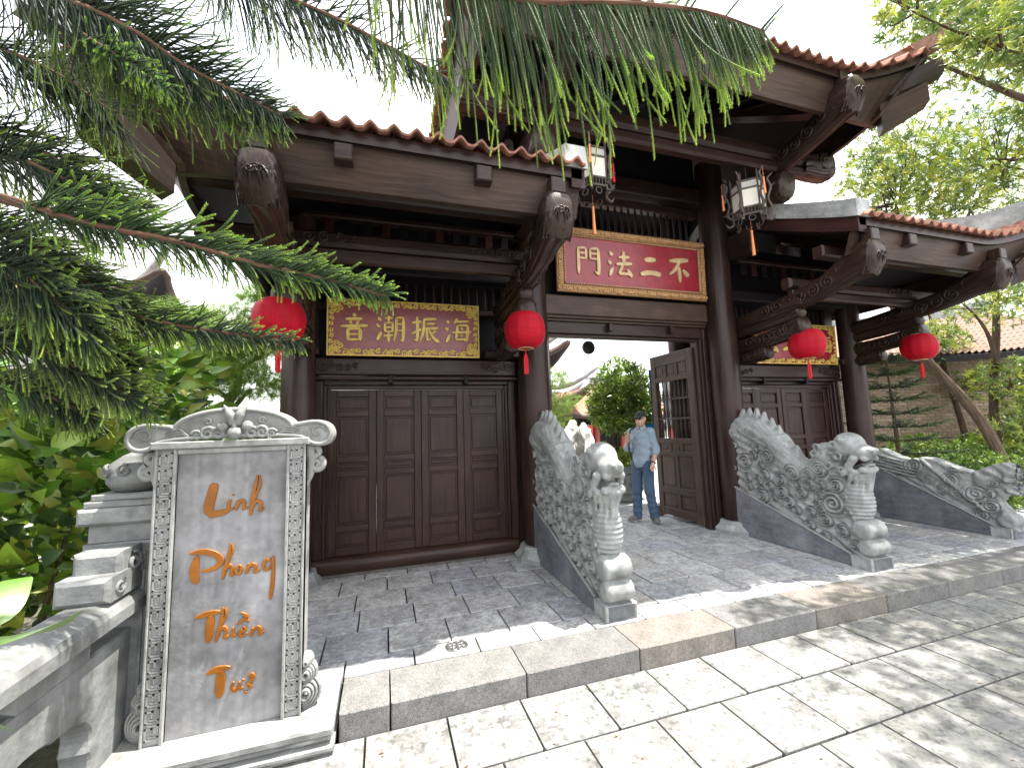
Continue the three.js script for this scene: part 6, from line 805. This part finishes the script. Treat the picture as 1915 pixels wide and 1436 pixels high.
// --- tall narrow-leaved trees to the right
const podo = [clump(12, 0.105, 0.017, 21, 0.95), clump(9, 0.12, 0.018, 22, 0.8), clump(14, 0.09, 0.015, 23, 1.1)];
const mPodo = [leafMat(0.27, 0.36, 0.06, 0.5), leafMat(0.46, 0.52, 0.09, 0.5), leafMat(0.13, 0.2, 0.05, 0.4)];
function tallTree(label, trunk, radii, limbs, ells, n, seed, size = 1) {
  const t = thing('tall_tree', label, 'tree', null, [0, 0, 0]), r = rng(seed);
  mesh('trunk', limb(trunk, radii, 28, 10, (u, a) => 1 + 0.12 * Math.sin(a * 3 + u * 9)), M.bark, t);
  for (const l of limbs) mesh('limb', limb(l.p, l.r ?? [0.05, 0.035, 0.018, 0.006], 18, 6), M.bark, t);
  const tw = []; for (const e of ells) for (let i = 0; i < 14 * (e[6] ?? 1); i++) { const d = rdir(r), p = V(e[0] + d.x * e[3] * 0.9, e[1] + d.y * e[4] * 0.9, e[2] + d.z * e[5] * 0.9), c = V(e[0], e[1] - e[4] * 0.3, e[2]); tw.push(limb([c.clone().lerp(p, 0.15), c.clone().lerp(p, 0.55).add(rdir(r).multiplyScalar(0.12)), p], [0.014, 0.009, 0.003], 7, 4)); } const m = mesh('twigs', mergeGeometries(tw), M.bark, t); m.userData.kind = 'stuff';
  const all = crown(ells, n, r, size, 0.7); for (let k = 0; k < 3; k++) { const L = all.filter((_, i) => i % 3 === k); instances('crown', podo[k], mPodo[k], L, t, tints(L.length, r, [[1, 1, 1], [1.25, 1.15, 0.8], [0.7, 0.85, 0.8]])); }
  return t;
}
tallTree('tree with a leaning bare trunk rising behind the outer lantern', [[10.9, -0.3, -4.55], [10.75, 1.4, -4.9], [10.4, 2.8, -5.45], [9.9, 4.2, -5.6], [9.8, 5.6, -5.2]], [0.1, 0.085, 0.075, 0.06, 0.035], [{ p: [[10.1, 3.6, -5.55], [9.7, 4.6, -5.2], [9.3, 5.4, -5.1], [9.0, 6.2, -5.0]] }, { p: [[10.0, 3.9, -5.6], [10.6, 4.8, -5.0], [11, 5.6, -4.6], [11.2, 6.2, -4.4]] }, { p: [[9.9, 4.6, -5.5], [9.3, 5.0, -5.8], [8.8, 5.5, -5.9], [8.4, 5.7, -6]] }], [[9.5, 5.9, -5.0, 1.2, 0.95, 0.9, 2], [8.9, 5.1, -5.6, 0.7, 0.55, 0.6, 0.8], [10.8, 5.8, -4.6, 1.0, 0.9, 0.8, 1.2], [10.1, 7.0, -5.0, 1.2, 0.8, 0.9, 1.2]], 2700, 41);
tallTree('tree overhanging the upturned corner of the middle roof from the right', [[11.8, -0.3, -1.4], [11.4, 3, -1.6], [10.6, 5.5, -2.3], [9.8, 7.2, -2.7], [9.2, 8.6, -2.8]], [0.2, 0.17, 0.13, 0.09, 0.03], [{ p: [[10.5, 5.6, -2.35], [9.3, 6.0, -3.0], [8.2, 6.3, -3.2], [7.0, 6.7, -3.4]], r: [0.07, 0.05, 0.03, 0.008] }, { p: [[10.6, 5.4, -2.2], [8.4, 5.1, -2.1], [6.6, 5.25, -2.15], [5.5, 5.45, -2.3], [4.7, 5.7, -2.4]], r: [0.05, 0.035, 0.02, 0.012, 0.004] }, { p: [[10.0, 6.8, -2.6], [8.6, 7.2, -2.4], [7.4, 7.6, -2.6], [6.3, 7.9, -2.9]] }, { p: [[10.9, 4.8, -2.1], [10.4, 5.4, -3.2], [10, 5.8, -3.8], [9.4, 5.9, -4.1]] }], [[5.1, 5.62, -2.35, 0.4, 0.26, 0.3, 0.22], [5.9, 5.45, -2.15, 0.5, 0.36, 0.35, 0.4], [6.7, 5.5, -2.1, 0.5, 0.5, 0.35, 0.5], [8.3, 6.9, -3.1, 1.0, 0.75, 0.6, 1.6], [7.2, 7.25, -3.1, 0.7, 0.5, 0.5, 0.8], [9.7, 5.8, -3.7, 0.9, 0.85, 0.8, 1.5], [9.4, 7.6, -2.4, 1.3, 0.8, 0.9, 1.2], [8.0, 8.0, -2.0, 1.3, 0.7, 0.9, 1], [10.2, 6.6, -3.0, 0.9, 0.8, 0.8, 1.2]], 3300, 42);
tallTree('tree standing over the path whose crown shades the right end of the step', [[11.5, -0.3, 2.6], [11, 3, 2], [9.5, 6, 0.8], [8, 7.6, -0.2]], [0.22, 0.18, 0.13, 0.04], [{ p: [[10, 5.2, 1.2], [8.4, 6.6, 0], [7, 7.2, -0.8], [5.8, 7.3, -1.2]], r: [0.08, 0.05, 0.03, 0.01] }, { p: [[9.5, 6, 0.8], [9.4, 7, -0.6], [9.2, 7.4, -1.6], [8.6, 7.7, -2.2]] }], [[6.4, 7.2, -1.0, 1.35, 0.5, 0.8, 1.5], [5.9, 7.6, 0.2, 1.0, 0.5, 0.6, 1], [8.2, 7.4, -1.4, 1.4, 0.6, 1.0, 1.8], [10.2, 7.3, -1.4, 1.4, 0.7, 1.1, 1.8], [7.8, 7.4, 0.4, 1.5, 0.6, 0.8, 1.2], [11.8, 7.0, -1.8, 1.0, 0.7, 1.0, 1]], 2900, 43, 1.15);
tallTree('thin upright grey trunked tree at the far right behind the lying lion', [[12.9, -0.3, -5.6], [12.8, 1.5, -5.6], [12.7, 3.4, -5.3], [12.9, 5.4, -5.2]], [0.09, 0.075, 0.06, 0.03], [{ p: [[12.75, 2.4, -5.4], [12.1, 3.2, -5.2], [11.6, 3.7, -5.2], [11.2, 4.0, -5.3]] }, { p: [[12.8, 1.8, -5.5], [13.4, 2.8, -5], [13.8, 3.6, -4.8], [14, 4.2, -4.6]] }], [[12.2, 3.9, -5.2, 1.1, 0.6, 0.7, 0.6], [13.4, 4.6, -4.9, 1.1, 0.9, 0.8, 1], [13.1, 1.0, -5.3, 0.9, 0.8, 0.7, 0.9], [13.0, 2.2, -5.3, 0.9, 0.5, 0.6, 0.5]], 1500, 44, 1.1);
tallTree('slender tree with sparse leaves in front of the brick building', [[13.6, -0.3, -6.4], [13.5, 1.4, -6.5], [13.35, 2.8, -6.6], [13.2, 4.4, -6.7]], [0.07, 0.06, 0.05, 0.02], [{ p: [[13.4, 2.6, -6.6], [12.9, 3.1, -6.5], [12.4, 3.4, -6.4], [12, 3.5, -6.4]] }], [[12.6, 3.3, -6.3, 0.8, 0.45, 0.5, 1], [13.7, 2.2, -6.3, 0.5, 0.4, 0.4, 0.4]], 420, 45, 1.2);
// --- small dark layered conifer beside the gate
{ const t = thing('small_conifer', 'small dark layered conifer between the gate column and the brick building', 'tree', null, [8.55, -0.1, -5.0]), r = rng(90), g = ROPE[1][1], gs = ROPE[0][0], L1 = [], L2 = [];
  mesh('trunk', limb([[0, 0, 0], [0.02, 1.2, 0], [0, 2.6, 0]], [0.05, 0.035, 0.012], 14, 8), M.bark, t);
  for (let k = 0; k < 9; k++) { const y = 0.75 + k * 0.23, R = lerp(0.95, 0.3, k / 8), n = 7; for (let i = 0; i < n; i++) { const a = i / n * 6.28 + k * 0.5 + r() * 0.3, e = V(Math.cos(a) * R, y + 0.05 + r() * 0.1, Math.sin(a) * R); const st = [V(0, y, 0), V(e.x * 0.5, y + 0.02, e.z * 0.5), e]; mesh('bough', limb(st, [0.012, 0.009, 0.004], 8, 5), M.bark, t); const c = new THREE.CatmullRomCurve3(st), tan = V(e.x, 0, e.z).normalize(), lat = V(-tan.z, 0, tan.x); for (let q = 0; q < 26; q++) { const u = 0.2 + 0.8 * q / 25, p = c.getPoint(u), d = tan.clone().multiplyScalar(0.8).addScaledVector(lat, (q % 2 ? 1 : -1) * (0.5 + 0.5 * r())).add(V(0, 0.25 * (r() - 0.2), 0)); (u < 0.75 ? L1 : L2).push(M4(p, look(d, r() * 6.28), V(1.5, 0.9 + 0.4 * r(), 1.5))); } } }
  instances('needles', g, mRope[1], L1, t); instances('needles', gs, mRope[0], L2, t); }
// --- hedge and undergrowth on the right and left edges
function hedge(name, label, ells, n, seed, col, len = 0.09, wid = 0.04) { const t = thing(name, label, 'hedge', null, [0, 0, 0]), r = rng(seed); for (const e of ells) mesh('stem', cyl(0.03, 0.01, e[1] + e[4] * 0.3 + 0.4, 6, e[0], -0.4, e[2]), M.bark, t); const L = crown(ells, n, r, 1, 0.8); instances('leaves', clump(9, len, wid, seed, 1), leafMat(...col), L, t, tints(L.length, r, [[1, 1, 1], [0.7, 0.8, 0.7], [1.5, 1.4, 0.9], [1, 1.1, 0.8]])); return t; }
hedge('hedge', 'low bright green hedge at the right end of the platform', [[9.8, 0.3, -4.6, 0.8, 0.55, 0.7], [10.8, 0.35, -5.2, 0.9, 0.6, 0.8], [11.8, 0.35, -4.2, 0.9, 0.6, 0.9], [9.4, 0.25, -5.7, 0.7, 0.5, 0.5]], 2200, 51, [0.14, 0.22, 0.035]);
hedge('hedge', 'loose green shrubs in front of the brick building wall', [[11.6, 0.5, -6.4, 0.9, 0.6, 0.6], [13, 0.4, -6.0, 1, 0.6, 0.6], [14.8, 0.8, -5.6, 1.2, 1.1, 0.8], [16.5, 1.2, -4.8, 1.6, 1.6, 1]], 2200, 52, [0.2, 0.28, 0.05]);
hedge('tree_belt', 'belt of hazy green trees far beyond the right end of the gate', [[20, 2.5, -9, 3, 2.6, 2], [25, 3, -6, 3.5, 3.4, 2.5], [24, 3, -1, 3, 3.4, 2.5]], 2600, 53, [0.22, 0.28, 0.09], 0.28, 0.1).userData.kind = 'stuff';
hedge('tree_belt', 'belt of green trees far behind the bushes on the left', [[-9, 2, -8, 2.2, 2.4, 1.5], [-12, 2.2, -6, 2, 2.6, 2], [-6.4, 1.2, -8.5, 1.6, 1.5, 1], [-8, 1.2, -3, 1.5, 1.8, 2], [-5.4, 0.8, -4.6, 1.2, 1.3, 1.2]], 4200, 54, [0.13, 0.2, 0.035], 0.2, 0.09).userData.kind = 'stuff';
// --- bare twiggy tree against the sky at the far left
{ const t = thing('bare_tree', 'leafless grey twiggy tree against the white sky at the far left', 'tree', null, [0, 0, 0]), r = rng(33), tw = []; mesh('trunk', limb([[-7.2, -0.4, -6.4], [-7.1, 2.5, -6.3], [-6.9, 5, -6.2]], [0.12, 0.1, 0.06], 14, 8), M.bark, t);
  const grow = (p, d, l, w, k) => { const q = p.clone().addScaledVector(d, l), m = p.clone().lerp(q, 0.5).add(rdir(r).multiplyScalar(l * 0.12)); tw.push(limb([p, m, q], [w, w * 0.8, w * 0.6], 5, 5)); if (k > 0) for (let i = 0; i < 3; i++) grow(q, d.clone().multiplyScalar(0.9).add(rdir(r).multiplyScalar(0.75)).normalize(), l * (0.62 + 0.2 * r()), w * 0.6, k - 1); }; for (const d of [V(0.7, 0.8, 0.2), V(-0.4, 1, 0.1), V(0.3, 1, -0.4)]) grow(V(-6.9, 4.6, -6.2), d.normalize(), 1.1, 0.045, 4); mesh('twigs', mergeGeometries(tw), M.ridge, t).userData.kind = 'stuff'; }

// --- fallen needles and leaf scraps
{ const r = rng(606), L = [], cs = []; for (let i = 0; i < 190; i++) { const on = r() < 0.3, x = -0.1 + r() * r() * 8, z = on ? -3.05 - r() * 1.6 : -2.64 + r() * 2.0; L.push(M4(V(x, on ? 0.004 : -0.136, z), new THREE.Quaternion().setFromEuler(new THREE.Euler(-1.5 + 0.2 * r(), r() * 6.28, 0, 'YXZ')), 0.5 + r())); cs.push(C(...[[0.16, 0.09, 0.03], [0.08, 0.06, 0.03], [0.2, 0.16, 0.04]][Math.floor(r() * 3)])); } const o = thing('fallen_leaves', 'small brown leaf scraps and needles scattered on the paving', 'leaf litter'); o.userData.kind = 'stuff'; instances('leaves', leafGeo(0.03, 0.008, 0.3, 0.5, 2), leafMat(1, 1, 1, 0.1), L, o, cs); }
renderer.render(scene, camera);
